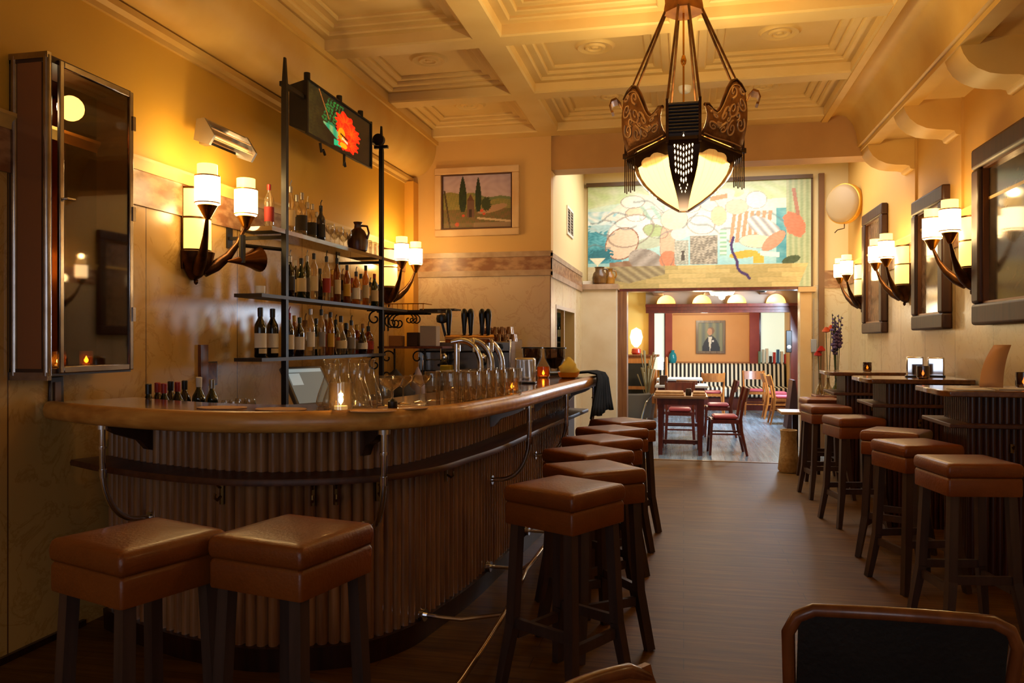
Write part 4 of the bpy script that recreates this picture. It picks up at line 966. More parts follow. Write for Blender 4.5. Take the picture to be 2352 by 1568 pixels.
# grinders
def grinder(label, x, y):
    t = thing('coffee_grinder', label, 'grinder', (x, y, .901), 0, 'coffee grinders')
    MB().box(-.07, .07, -.10, .10, 0, .22).build('body', mat('grinder_body', '#7a706a', .3, .8), t, bev=.012)
    MB().lathe([(.045, .22), (.05, .25), (.095, .34), (.10, .43), (.097, .43), (.092, .34), (.04, .25)], 20).build('hopper', glass('hopper_glass', '#d8c8b8', .25, .03, '#3a2a20', .15), t)
    MB().lathe([(.0, .24), (.043, .25), (.088, .335), (0, .35)], 18).build('beans', mat('beans', '#1c0d06', .5, bump=.5, bscale=90), t)
    MB().lathe([(.108, .431), (.108, .444), (0, .446)], 20).build('lid', BLACK, t)
    MB().lathe([(.03, 0), (.035, .05), (0, .055)], 14, (0, -.12, .12)).build('doser', CHROME, t)
    return t
g = grinder('coffee grinder with clear hopper beside the espresso machine, left of two', -1.44, 7.62)
dup(g, (-1.185, 7.42, .901), 0, 'coffee grinder full of dark beans, right of two near bar end')
# ---------------------------------------------------------------- things on the bar top
ZT = TOPZ + .0012
CAR = [(0, .004), (.050, 0), (.058, .006), (.059, .02), (.050, .055), (.032, .105), (.0225, .135), (.021, .15), (.0225, .19), (.030, .204), (.0285, .205)]
for i, (px, y, s_) in enumerate(((757, 3.22, .98), (770, 3.085, .92), (790, 3.34, .98), (815, 3.21, .98), (827, 3.085, .92), (848, 3.34, .98))):
    x = X_at(px, y)
    o = glassware('carafe', CAR, 'clear glass carafe behind the big candle, %s of six from left' % ORD[i], (x, y, ZT), 'water carafes on the bar', CLEAR, 24, 'carafe'); o.scale = (s_, s_, s_)
glassware('water_glass', [(0, .002), (.034, 0), (.036, .003), (.042, .13), (.0412, .131)], 'tall clear glass right of the carafes on the bar', (X_at(884, 3.30), 3.30, ZT), None)
x = X_at(783, 2.955)
tealight('lit candle in large clear glass before the carafes, nearest on the bar', (x, 2.955, ZT), .048, .115, 'lit candles in glasses', CLEARY)
tealight('small lit candle by the beer tap on the bar', (-.925, 4.30, ZT), .036, .075)
tealight('lit candle in amber jar between napkin holder and bar end', (X_at(1248, 6.05), 6.05, ZT), .05, .085, jar=glass('amber_jar', '#f0b860', .2, .03, '#d08830', .25))
# coasters
COA = mat('coaster', '#cfa27a', .8)
for px, y, lab in ((510, 3.02, 'leftmost'), (645, 3.0, 'second from left'), (850, 3.02, 'third from left'), (925, 3.18, 'rightmost')):
    o = MB().lathe([(.095, 0), (.095, .003), (0, .003)], 24, sx=1.15, sy=.8).build('table_mat', COA, loc=(X_at(px, y), y, ZT)); tag(o, 'pale oval mat lying on the bar, %s of four' % lab, 'mat', 'pale mats on the bar')
# coupes
for i, (px, y) in enumerate(((899, 3.14), (926, 3.38), (966, 3.48))):
    glassware('coupe_glass', CP_, 'clear coupe glass left of the tumblers, %s of three' % ORD[i], (X_at(px, y), y, ZT), 'coupe glasses on the bar', CLEARY, 20)
o = MB().lathe([(.018, 0), (.02, .005), (.02, .03), (.008, .04), (0, .042)], 14).build('stopper', BLACK, loc=(X_at(902, 3.13), 3.13, ZT)); tag(o, 'small black stopper on the bar before the coupe glasses', 'stopper')
# tumblers
TBL = [(0, .004), (.034, 0), (.036, .002), (.039, .135), (.0383, .137)]
k = 0
for j in range(3):
    for i in range(7):
        y = 3.62 + i * .095 + j * .02; x = -1.165 + .024 * i + j * .085
        if j == 2 and i > 5: continue
        glassware('tumbler', TBL, 'clear tumbler on the bar, %s row from aisle, %s from the carafes' % (ORD[2 - j], ORD[i]), (x, y, ZT), 'tumblers lined up on the bar', CLEARY, 18)
# beer tap
t = thing('beer_tap', 'chrome arched beer tap with black handles on the bar', 'beer tap', (-1.14, 4.46, TOPZ + .001), R(22))
for x0_, y_ in ((-.085, -.07), (-.015, -.02), (.055, .04)):
    arch = [(x0_ - .10, y_, .275), (x0_ - .06, y_, .283)]
    for k in range(11):
        a = PI / 2 * (1 - k / 10); arch.append((x0_ - .04 + .11 * math.cos(a), y_, .14 + .145 * math.sin(a)))
    arch += [(x0_ + .075, y_, .06), (x0_ + .078, y_, .0)]
    MB().tube(arch, [.012, .015] + [.0175] * 11 + [.02, .022], 14).lathe([(.036, 0), (.036, .010), (.024, .016), (0, .016)], 18, (x0_ + .078, y_, 0)).build('arch', CHROME, t, smooth=60)
MB().tube([(-.21, 0, .295), (.07, 0, .295)], .024, 16).build('manifold', mat('copper_chrome', '#d0a070', .12, 1), t)
for x in (-.14, .05): MB().tube([(x, .03, 0), (x, .03, .29)], .016, 12).lathe([(.036, 0), (.036, .010), (.024, .016), (0, .016)], 18, (x, .03, 0)).build('column', CHROME, t)
HND = [(.008, .0), (.011, .01), (.013, .05), (.019, .11), (.018, .135), (.01, .147), (0, .15)]
for x in (-.19, -.10, -.063, .003, .039): MB().lathe(HND, 14, (x, 0, .319)).build('handle', BLACK, t)
MB().lathe([(0, -.03), (.03, -.02), (.034, 0), (.03, .02), (0, .03)], 16, (-.228, 0, .41)).tube([(-.208, 0, .31), (-.228, 0, .39)], .008, 8).build('knob', BLACK, t)
for x in (-.14, -.055, .05): MB().tube([(x, -.02, .29), (x, -.065, .285), (x, -.08, .26), (x, -.08, .22)], .008, 8).build('spout', CHROME, t)
# napkin holder
def napkin_holder(label, loc, rot, w=.13, h=.17, front='#dfe4ec', es=0, group='napkin holders'):
    t = thing('napkin_holder', label, 'napkin holder', loc, rot, group)
    MB().prism([(-w / 2, 0), (w / 2, 0), (w / 2, h), (-w / 2, h)], -.045, .045, 'y').build('case', CHROME, t, bev=.012, seg=3)
    MB().box(-w / 2 - .006, w / 2 + .006, -.055, .055, 0, .012).build('base', BLACK, t, bev=.004)
    MB().box(-w / 2 + .012, w / 2 - .012, -.047, -.0455, .02, h - .015).build('front_plate', mat('mirror_face', '#e6eaf0', .06, 1), t)
    return t
napkin_holder('chrome napkin holder with bright front on the bar, right of tap', (X_at(1207, 5.22), 5.22, ZT), R(3.8))
# drain-cloth bowl and bar-end bits
t = thing('yellow_bowl', 'orange yellow bowl with crumpled yellow cloth near the bar end', 'bowl', (X_at(1306, 6.02), 6.02, ZT))
MB().lathe([(.05, 0), (.07, .01), (.085, .045), (.08, .045), (.06, .012), (0, .01)], 20).build('bowl', mat('orange_bowl', '#d88a20', .35), t)
random.seed(8); r_ = []
for j in range(6):
    s_ = (.06, .075, .07, .055, .035, .01)[j]; z = .03 + .025 * j
    r_.append([(s_ * (1 + random.uniform(-.25, .25)) * math.cos(2 * PI * q / 14), s_ * (1 + random.uniform(-.25, .25)) * math.sin(2 * PI * q / 14), z + random.uniform(-.008, .008)) for q in range(14)])
MB().loft(r_).build('cloth', mat('yellow_cloth', '#e2cc62', .85), t, smooth=60)
# cloths and packs on the work counter behind the tumblers
def heap(name, label, loc, a, b_, h, m, seed):
    random.seed(seed); r_ = []
    for j in range(7):
        s_ = (1, 1.04, .95, .8, .58, .34, .06)[j]
        r_.append([(a * s_ * (1 + random.uniform(-.16, .16)) * math.cos(2 * PI * q / 18), b_ * s_ * (1 + random.uniform(-.16, .16)) * math.sin(2 * PI * q / 18), h * j / 6 + (random.uniform(-.012, .012) if j else 0)) for q in range(18)])
    o = MB().loft(r_).build(name, m, loc=loc, smooth=70); return tag(o, label, 'cloth')
heap('cloth', 'dark grey crumpled cloth on the work counter left of the tumblers', (-2.46, 6.58, .913), .15, .15, .24, mat('grey_towel', '#35302c', .9), 2)
heap('cloth', 'pale lavender crumpled cloth beside the dark one on the work counter', (-2.36, 6.90, .913), .07, .06, .25, mat('lavender_towel', '#b4aac4', .9), 6)
o = MB().box(-.06, .06, -.05, .05, 0, .20).build('box', BLACK, loc=(-2.24, 7.40, .901), bev=.006); tag(o, 'black box under a yellow pack beside the coffee machine', 'box')
o = MB().box(-.055, .055, -.045, .045, 0, .07).build('pack', mat('yellow_pack', '#b8a41c', .6), loc=(-2.24, 7.40, 1.1015), bev=.01); tag(o, 'yellow pack on top of the black box by the coffee machine', 'pack')
# black coat draped over the far end of the bar
def coat():
    e = EDGE[-1]; i = len(EDGE) - 1
    prof_ = [(.20, 1.134), (.16, 1.142), (.10, 1.146), (.04, 1.150), (-.02, 1.138), (-.045, 1.10), (-.052, 1.03), (-.058, .97), (-.066, .91), (-.075, .85)]
    rings = []
    for q, (d, z) in enumerate(prof_):
        ring = []; f_ = max(0, q - 4) / 5
        for k in range(30):
            y0, y1 = 6.22 + (5.62 - 6.22) * f_, 6.60 + .02 * f_
            y = y0 + (y1 - y0) * k / 29
            ii = min(range(len(EDGE)), key=lambda a: abs(EDGE[a].y - min(y, 6.58)) if EDGE[a].x > -1 else 9)
            fold = .018 * math.sin(k * .8 + q * .2) * (f_ if q > 4 else .25)
            ring.append(Vector((EDGE[ii].x - d + (abs(fold) if q > 3 else 0), y, z + (abs(fold) * .6 if q <= 3 else .012 * math.sin(k * .4) * f_))))
        rings.append(ring)
    m = MB(); m.loft(rings, False, False); return m
o = coat().build('coat', mat('black_cloth', '#060505', .95, spec=.1), smooth=70)
sm = o.modifiers.new('thick', 'SOLIDIFY'); sm.thickness = .012; sm.offset = 1
tag(o, 'black coat draped over the far end of the bar', 'coat')
t = thing('umbrella', 'folded black umbrella lying on the far bar end', 'umbrella', (-1.0, 6.33, TOPZ + .022), R(60))
MB().tube([(-.18, 0, 0), (-.1, 0, 0), (.15, 0, 0)], [.006, .018, .012], 10).build('canopy', BLACK, t)
MB().tube([(.15, 0, 0), (.22, 0, 0)], .008, 8).build('handle', BLACK, t)
# hatch behind the bar: dark cupboard with bottles
t = struct('window_6', MB().box(-1.52, -1.345, hy0 - .03, hy0 + .012, hz0 - .03, hz1 + .03).box(-1.52, -1.345, hy1 - .012, hy1 + .03, hz0 - .03, hz1 + .03).box(-1.52, -1.345, hy0 + .012, hy1 - .012, hz0 - .03, hz0 + .012).box(-1.52, -1.345, hy0 + .012, hy1 - .012, hz1 - .012, hz1 + .03).box(-1.40, -1.36, 9.2, 9.24, hz0, hz1), mat('hatch_paint', '#b8955a', .5))
struct('hatch_back', MB().box(-2.3, -2.28, hy0 - .2, hy1 + .3, hz0 - .2, hz1 + .2).box(-2.3, -1.495, hy1 + .26, hy1 + .28, hz0 - .2, hz1 + .2), mat('hatch_dark', '#47502c', .6), t)
struct('hatch_shelf', MB().box(-2.28, -1.50, hy0 - .1, hy1 + .25, .93, .955).box(-2.28, -1.50, hy1 + .04, hy1 + .25, 1.38, 1.40), mat('hatch_wood', '#4a3a20', .5), t)
light('POINT', (-1.75, 9.5, 1.66), 1.6, (1, .86, .5), .08, name='hatch_fill')  # unseen fill light added to lift the dark hatch interior
n = 0
for zi, z in enumerate((.956, 1.401)):
    for k_ in range(5):
        bottle('green bottle in the dark hatch, %s shelf, %s from the left' % (('lower', 'upper')[zi], ORD[k_]), (-1.555 - k_ * .095, hy1 + .15, z), ('round', 'wine')[zi], 'green', 'yellow' if k_ % 2 else 'cream', 'black', 'bottles in the wall hatch', -.3)
# wall vent
t = thing('wall_vent', 'white double air vent on the side wall beside the mural', 'vent', (-1.35, 9.58, 2.84))
MB().box(0, .015, -.26, .26, -.17, -.14).box(0, .015, -.26, .26, .14, .17).box(0, .015, -.26, -.23, -.14, .14).box(0, .015, .23, .26, -.14, .14).box(0, .015, -.02, .02, -.14, .14).build('frame', WHITE, t)
f = MB()
for k in range(8): f.box(.002, .012, -.23, .23, -.135 + k * .035, -.118 + k * .035)
f.build('louvre', mat('vent_grey', '#6a5a44', .5), t); MB().box(0, .0018, -.23, .23, -.14, .14).build('back', BLACK, t)
# jugs on the marble block
o = MB().lathe([(.06, 0), (.09, .02), (.10, .09), (.085, .15), (.06, .18), (.058, .22), (.07, .235), (0, .235)], 20).tube([(.06, 0, .21), (.11, 0, .2), (.12, 0, .14), (.095, 0, .09)], .01, 8).build('stoneware_jug', mat('brown_stoneware', '#4a3018', .25, 0, '#7a5426', 8), loc=(X_at(1377, 10.80), 10.80, 2.171)); tag(o, 'brown jug on the marble block below the mural, left of two', 'jug', 'jugs on the marble block')
o = MB().lathe([(.05, 0), (.075, .02), (.082, .08), (.07, .14), (.045, .17), (.045, .21), (.055, .225), (0, .225)], 20).tube([(.045, 0, .2), (.09, 0, .19), (.10, 0, .14), (.08, 0, .09)], .009, 8).build('stoneware_jug', mat('amber_stoneware', '#8a5a1c', .22, 0, '#b07a2a', 8), loc=(X_at(1399, 10.95), 10.95, 2.171)); tag(o, 'amber brown jug with handle on the marble block, right of two', 'jug', 'jugs on the marble block')
o = MB().box(-.07, .07, -.05, .05, 0, .05).build('box', WHITE, loc=(X_at(1351, 10.85), 10.85, 2.171), bev=.004); tag(o, 'small white box left of the jugs on the marble block', 'box')

# ---------------------------------------------------------------- sconces
SHADE = mat('shade_glass', '#fff0d0', .4, emit='#ffd89a', es=13)
SHCAP = mat('shade_cap_glass', '#ffe2a8', .4, emit='#ffc468', es=3.2)
PANEL = mat('panel_glass', '#ffdf9a', .4, emit='#ffbf58', es=2.4)
BULB = mat('bulb_glow', '#fff4dc', .4, emit='#ffe6b4', es=12)
def make_sconce(label, loc, rot):
    t = thing('wall_sconce', label, 'wall lamp', loc, rot, 'horn-armed wall sconces')
    MB().box(0, .014, -.108, .108, .06, .56).build('back_plate', BRONZE, t, bev=.004)
    MB().lathe([(.10, .17), (.10, .54)], 20, (.014, 0, 0), a0=-PI / 2, a1=PI / 2).build('glass_panel', PANEL, t, smooth=60)
    for q0, q1 in ((.36, .372), (.165, .18), (.535, .548)): MB().lathe([(.1025, q0), (.1025, q1)], 20, (.014, 0, 0), a0=-PI / 2, a1=PI / 2).build('panel_band', BRONZE, t)
    hull = [(.0, 0), (.02, .0), (.05, .02), (.085, .06), (.11, .11), (.122, .165), (.116, .168), (.09, .13), (0, .12)]
    MB().lathe(hull, 20, (.008, 0, 0), a0=-PI / 2, a1=PI / 2, sx=1.05).lathe([(0, -.03), (.012, -.02), (.014, 0), (0, .01)], 12, (.03, 0, 0)).build('body', BRONZE, t, smooth=60)
    MB().lathe([(0, -.05), (.035, -.035), (.05, 0), (.035, .035), (0, .05)], 16, (.06, 0, .19)).build('bulb', BULB, t)
    for s_ in (-1, 1):
        pts = [(.06, s_ * .03, .05), (.11, s_ * .08, .09), (.165, s_ * .13, .155), (.205, s_ * .17, .235), (.235, s_ * .20, .335)]
        MB().tube(pts, [.035, .036, .026, .017, .010], 10).build('arm', BRONZE, t, smooth=60)
        c_ = (.24, s_ * .205, 0)
        MB().lathe([(.0, .325), (.014, .33), (.026, .35), (.044, .385), (.056, .405), (.05, .41), (0, .40)], 16, c_).build('cup', BRASS, t, smooth=60)
        sh = MB().lathe([(.0, .411), (.062, .411), (.070, .418), (.070, .575), (.0, .576)], 24, c_).build('shade', SHADE, t)
        MB().lathe([(.056, .577), (.056, .640), (.052, .640), (.05, .58)], 24, c_).build('shade_top', SHCAP, sh)
        MB().lathe([(.0712, .568), (.0712, .576), (.056, .5765)], 24, c_).lathe([(.0712, .416), (.0712, .423)], 24, c_).build('shade_band', mat('shade_band', '#d8943c', .3, .6), sh)
    return t
ZS = 1.77
sc0 = make_sconce('bronze two-armed glowing sconce on left wall, between cabinet and shelves', (XL, 4.29, ZS), 0)
dup(sc0, (XL, 7.50, ZS), 0, 'glowing two-armed sconce in the far left corner beyond the bottles')
for y, lab in ((6.43, 'nearest glowing two-armed sconce on right wall, beside the large picture'), (8.26, 'middle glowing sconce on the right wall, between two tall pictures'), (10.12, 'farthest glowing sconce on the right wall, near the mural')):
    dup(sc0, (XR, y, ZS), PI, lab)
# ---------------------------------------------------------------- chandelier
CH = thing('chandelier', 'large ornate bronze and glass lantern chandelier hanging in the middle', 'chandelier', (0, 4.90, 2.188))
ORN = None
def ornate():
    m, nt, b = _new('ornate_brass'); L = nt.links.new
    tc = nd(nt, 'ShaderNodeTexCoord')
    w = nd(nt, 'ShaderNodeTexWave', Scale=22.0, Distortion=9.0, Detail=2.0); w.inputs['Detail Scale'].default_value = 1.3; L(tc.outputs['Object'], w.inputs['Vector'])
    r = nd(nt, 'ShaderNodeValToRGB'); r.color_ramp.elements[0].position = .28; r.color_ramp.elements[0].color = l4('#9a6430'); r.color_ramp.elements[1].position = .6; r.color_ramp.elements[1].color = l4('#f0c890')
    L(w.outputs['Color'], r.inputs[0]); L(r.outputs[0], b.inputs['Base Color']); b.inputs['Metallic'].default_value = .35; b.inputs['Roughness'].default_value = .36
    bp = nd(nt, 'ShaderNodeBump', Strength=.8, Distance=.01); L(w.outputs['Fac'], bp.inputs['Height']); L(bp.outputs[0], b.inputs['Normal'])
    return m
ORN = mat('wing_brass', '#8a5a2e', .4, .35, '#b07a40', 24, bump=.3, bscale=70)
SCRB = mat('scroll_brass', '#eec48a', .35, .35)
CDK = mat('chandelier_dark', '#3a2210', .4, .4)
oc = [(.09, -.33), (.33, -.09), (.33, .09), (.09, .33), (-.09, .33), (-.33, .09), (-.33, -.09), (-.09, -.33)]
def ring8(s_, z, drop=0):
    return [(x * s_, y * s_, z + (drop if abs(x) > .2 else 0)) for x, y in oc]
MB().loft([ring8(1.0, .365, -.05), ring8(1.02, .345, -.05), ring8(1.0, .335, -.05), ring8(.80, .275, -.02), ring8(.78, .285, -.02), ring8(.96, .345, -.05), ring8(.97, .365, -.05)], True, False).build('rim', CDK, CH, smooth=20)
# four tall pierced wings, high at the side corners
top_prof = [(0, .53), (.08, .535), (.17, .51), (.28, .50), (.38, .53), (.47, .59), (.56, .65), (.66, .695), (.77, .71), (.89, .69), (1, .65)]
for sx in (1, -1):
    for sy in (-1, 1):
        a = Vector((sx * .095, sy * .325, 0)); b_ = Vector((sx * .325, sy * .095, 0)); nrm = Vector((sx, sy, 0)).normalized()
        lo, hi_ = [], []
        for s_, z in top_prof:
            p = a + (b_ - a) * s_; lo.append(p + Vector((0, 0, .37 - .05 * s_))); hi_.append(p + Vector((0, 0, z)))
        rings = []
        for k in range(7):
            f_ = k / 6; rings.append([l_.lerp(h, f_) + nrm * (.03 * math.sin(PI * f_) + .03 * f_) for l_, h in zip(lo, hi_)])
        m = MB(); m.loft(rings, False, False); o = m.build('wing', ORN, CH, smooth=60)
        sd = o.modifiers.new('thick', 'SOLIDIFY'); sd.thickness = .008; sd.offset = 0
        edge = [h + nrm * .03 for h in hi_]; MB().tube(edge, .011, 8).build('wing_edge', BRONZE, CH)
        def wing_pt(s_, f_):
            s_ = max(0, min(1, s_)); zt = next(z0 + (z1 - z0) * (s_ - s0) / (s1 - s0) for (s0, z0), (s1, z1) in zip(top_prof, top_prof[1:]) if s0 <= s_ <= s1)
            zl = .37 - .05 * s_; p = a + (b_ - a) * s_; return p + Vector((0, 0, zl + (zt - zl) * f_)) + nrm * (.03 * math.sin(PI * f_) + .03 * f_ + .006)
        for cs, cf, rs, tw, ph in ((.16, .34, .12, 1.5, 20), (.18, .74, .10, -1.4, 200), (.42, .30, .13, -1.5, 160), (.42, .66, .11, 1.4, 330), (.64, .24, .12, 1.5, 90), (.62, .56, .13, -1.5, 10), (.66, .83, .09, 1.3, 240), (.84, .34, .11, -1.4, 60), (.85, .66, .11, 1.5, 190), (.86, .88, .06, -1.2, 0), (.30, .50, .07, 1.3, 120), (.52, .45, .06, -1.3, 80), (.75, .44, .06, 1.2, 260)):
            pts = []
            for k in range(19):
                r_ = rs * (1 - .88 * k / 18); an = R(ph) + tw * 2 * PI * k / 18
                pts.append(wing_pt(cs + r_ * math.cos(an), max(.04, min(.96, cf + r_ * 1.15 * math.sin(an)))))
            MB().tube(pts, [.0068 - .0034 * k / 18 for k in range(19)], 5).build('scroll', SCRB, CH)
        for off in (.05, .93):
            MB().tube([wing_pt(.04 + .92 * k / 12, off) for k in range(13)], .0035, 5).build('scroll', SCRB, CH)
# curled horns at both side corners
for sx in (1, -1):
    P_ = [(.325, .33), (.335, .45), (.345, .56), (.365, .64), (.395, .675), (.425, .665), (.438, .63), (.43, .60), (.415, .605)]
    rings = []
    for q, (x, z) in enumerate(P_):
        h = .085 - .006 * q; rings.append([(sx * x, -h, z), (sx * (x + .004), -h, z + .012), (sx * (x + .004), h, z + .012), (sx * x, h, z)])
    MB().loft(rings).build('horn', mat('horn_brass', '#8a5a26', .3, .6, '#d89c4c', 8), CH, smooth=60)
# wrapped bars on the four narrow corner faces
for ax in range(4):
    M_ = Matrix.Rotation(ax * PI / 2, 4, 'Z'); f = MB(M_)
    for k in range(9): f.tube([(-.095, -.335, .39 + k * .019), (.095, -.335, .39 + k * .019)], .0085, 8)
    f.box(-.088, .088, -.33, -.318, .36, .555)
    f.build('bar_grille', mat('dark_steel', '#4a4648', .3, .7), CH)
    f = MB(M_)
    for s_ in (-1, 1): MB(M_).box(s_ * .09 - .008, s_ * .09 + .008, -.346, -.32, .33, .575).build('corner_bar', BRONZE, CH)
# tulip shade
def lampglass(name, col, em, es, folds=40):
    m, nt, b = _new(name); L = nt.links.new; nt.nodes.remove(b)
    tc = nd(nt, 'ShaderNodeTexCoord'); gr = nd(nt, 'ShaderNodeTexGradient', gradient_type='RADIAL'); L(tc.outputs['Object'], gr.inputs[0])
    mu = nd(nt, 'ShaderNodeMath', operation='MULTIPLY'); mu.inputs[1].default_value = folds; L(gr.outputs['Fac'], mu.inputs[0])
    fr = nd(nt, 'ShaderNodeMath', operation='FRACT'); L(mu.outputs[0], fr.inputs[0])
    cr = nd(nt, 'ShaderNodeValToRGB'); el_ = cr.color_ramp.elements; el_[0].position = 0; el_[0].color = (.42, .28, .12, 1); el_[1].position = .09; el_[1].color = l4(col); L(fr.outputs[0], cr.inputs[0])
    t = nd(nt, 'ShaderNodeBsdfTranslucent'); t.inputs[0].default_value = l4(col); d = nd(nt, 'ShaderNodeBsdfDiffuse'); d.inputs[0].default_value = l4(col)
    e = nd(nt, 'ShaderNodeEmission'); e.inputs[0].default_value = l4(em); e.inputs[1].default_value = es
    m1 = nd(nt, 'ShaderNodeMixShader'); m1.inputs[0].default_value = .3; L(t.outputs[0], m1.inputs[1]); L(d.outputs[0], m1.inputs[2])
    L(cr.outputs[0], t.inputs[0]); L(cr.outputs[0], d.inputs[0]); a = nd(nt, 'ShaderNodeAddShader'); L(m1.outputs[0], a.inputs[0]); L(e.outputs[0], a.inputs[1]); L(a.outputs[0], nt.nodes['Material Output'].inputs[0]); return m
CSH = lampglass('chandelier_glass', '#f0c880', '#ffbe64', .34)
light('POINT', (0, 4.90, 2.188 + .25), 4.2, (1, .80, .48), .06, name='chandelier_light')
rings = []
for r_, z in ((.275, .305), (.268, .27), (.245, .21), (.205, .15), (.15, .09), (.095, .045), (.045, .012), (.012, .0)):
    rings.append([(r_ * (1 + .035 * abs(math.sin(q * PI / 5))) * math.cos(2 * PI * q / 80), r_ * (1 + .035 * abs(math.sin(q * PI / 5))) * math.sin(2 * PI * q / 80), z) for q in range(80)])
MB().loft(rings, True, False).build('shade', CSH, CH, smooth=30)
SLOT = mat('slot_glow', '#fff0cc', .4, emit='#ffe4ae', es=4.5)
for ax in range(4):
    M_ = Matrix.Rotation(ax * PI / 2, 4, 'Z')
    path = [(.335, .40, .092), (.325, .35, .092), (.30, .29, .088), (.275, .21, .078), (.235, .15, .064), (.175, .09, .046), (.115, .045, .034), (.06, .01, .028), (.03, -.008, .024)]
    f = MB(M_); f.loft([[(-w_, -r_, z), (w_, -r_, z), (w_ * .9, -r_ + .016, z), (-w_ * .9, -r_ + .016, z)] for r_, z, w_ in path]); f.build('rib', CDK, CH, smooth=50)
    f = MB(M_)
    def on_rib(z):
        for (r0, z0, w0), (r1, z1, w1) in zip(path, path[1:]):
            if z1 <= z <= z0: q = (z - z1) / (z0 - z1); return r1 + (r0 - r1) * q
        return .3
    for c_ in range(-3, 4):
        n_ = 7 - abs(c_)
        for k in range(n_ + 1):
            z = .365 - abs(c_) * .010 - k * .033 - (.016 if c_ % 2 else 0); x = c_ * .0165 * (1 - .25 * k / 8)
            if z < .13: continue
            q = [(x, -on_rib(z + .012) - .0015, z + .012), (x + .0045, -on_rib(z) - .0015, z), (x, -on_rib(z - .013) - .0015, z - .013), (x - .0045, -on_rib(z) - .0015, z)]
            q2 = [(a_, b_ - .002, c2) for a_, b_, c2 in q]; f.loft([q, q2])
    for s_ in (-1, 1):
        for k in range(3):
            z = .115 - k * .016; x = s_ * (.022 - k * .006); f.loft([[(x, -on_rib(z + .006) - .0015, z + .006), (x + s_ * .003, -on_rib(z) - .0015, z), (x, -on_rib(z - .007) - .0015, z - .007), (x - s_ * .003, -on_rib(z) - .0015, z)], [(x, -on_rib(z + .006) - .0035, z + .006), (x + s_ * .003, -on_rib(z) - .0035, z), (x, -on_rib(z - .007) - .0035, z - .007), (x - s_ * .003, -on_rib(z) - .0035, z)]])
    f.build('pierced_slots', SLOT, CH)
for sx in (-1, 1):
    f = MB()
    for k in range(6): f.tube([(sx * (.283 + .0125 * k), -.137 + k * .018, .325), (sx * (.284 + .0125 * k), -.137 + k * .018, .10 + .01 * (k % 2))], .0042, 6)
    f.build('fringe', CDK, CH)
    MB().bar((sx * .275, -.145, .33), (sx * .352, -.038, .33), .02, .03).build('fringe_bar', CDK, CH)
for px_, py_ in oc:
    MB().tube([(px_, py_, .57 if abs(px_) < .2 else .66), (px_ * .32, py_ * .32, 1.20)], .0075, 8).build('rod', BRONZE, CH)
MB().tube([(0, 0, .62), (0, 0, 1.2)], .006, 8).lathe([(0, .86), (.014, .88), (.018, .9), (.01, .93), (0, .935)], 12).build('stem', BRASS, CH)
MB().loft([ring8(.34, 1.185), ring8(.35, 1.20), ring8(.33, 1.24), ring8(.34, 1.31), ring8(.42, 1.345), ring8(.42, 1.351)], True, True).build('canopy', mat('canopy_brass', '#7a4a20', .35, .7, '#a06a30', 10), CH, smooth=25)
# smoke detector
o = MB().lathe([(.0, -.055), (.03, -.055), (.045, -.045), (.055, -.015), (.055, 0), (0, 0)], 20).build('smoke_detector', WHITE, loc=(X_at(1573, 6.85), 6.85, 3.54)); tag(o, 'white smoke detector on the ceiling beam behind the chandelier', 'smoke detector')
# ---------------------------------------------------------------- pictures
def noise2(x, y): 
    return math.sin(x * 12.7 + math.sin(y * 9.1) * 2) * math.cos(y * 13.3 + math.sin(x * 7.7) * 2)
def mix(a, b, t): return [p + (q - p) * t for p, q in zip(a, b)]
def ell(u, v, cx, cy, rx, ry, rot=0):
    c, s_ = math.cos(rot), math.sin(rot); x, y = (u - cx), (v - cy)
    a = (x * c + y * s_) / rx; b = (-x * s_ + y * c) / ry; return math.sqrt(a * a + b * b)
def framed(label, loc, rotz, W, H, fw, fd, frm, fn, nx, ny, am, cat='painting', inner=None, name='framed_painting', group=None, lip=True):
    """picture whose back lies on local y=0 and which looks along local -y"""
    t = thing(name, label, cat, loc, rotz, group)
    f = MB()
    for x0, x1, z0, z1 in ((-W / 2 - fw, W / 2 + fw, -H / 2 - fw, -H / 2), (-W / 2 - fw, W / 2 + fw, H / 2, H / 2 + fw), (-W / 2 - fw, -W / 2, -H / 2, H / 2), (W / 2, W / 2 + fw, -H / 2, H / 2)):
        f.box(x0, x1, -fd, 0, z0, z1)
    f.build('frame', frm, t, bev=min(fw, fd) * .22, seg=3)
    if inner:
        f = MB(); g = .014
        for x0, x1, z0, z1 in ((-W / 2, W / 2, -H / 2, -H / 2 + g), (-W / 2, W / 2, H / 2 - g, H / 2), (-W / 2, -W / 2 + g, -H / 2 + g, H / 2 - g), (W / 2 - g, W / 2, -H / 2 + g, H / 2 - g)):
            f.box(x0, x1, -fd * .7, -.002, z0, z1)
        f.build('inner_frame', inner, t)
    canvas('canvas', W, H, nx, ny, fn, am, t, Matrix.Translation((-W / 2, -fd * .35, -H / 2)))
    MB().box(-W / 2, W / 2, -.004, -.001, -H / 2, H / 2).build('backing', DARKWOOD, t)
    return t
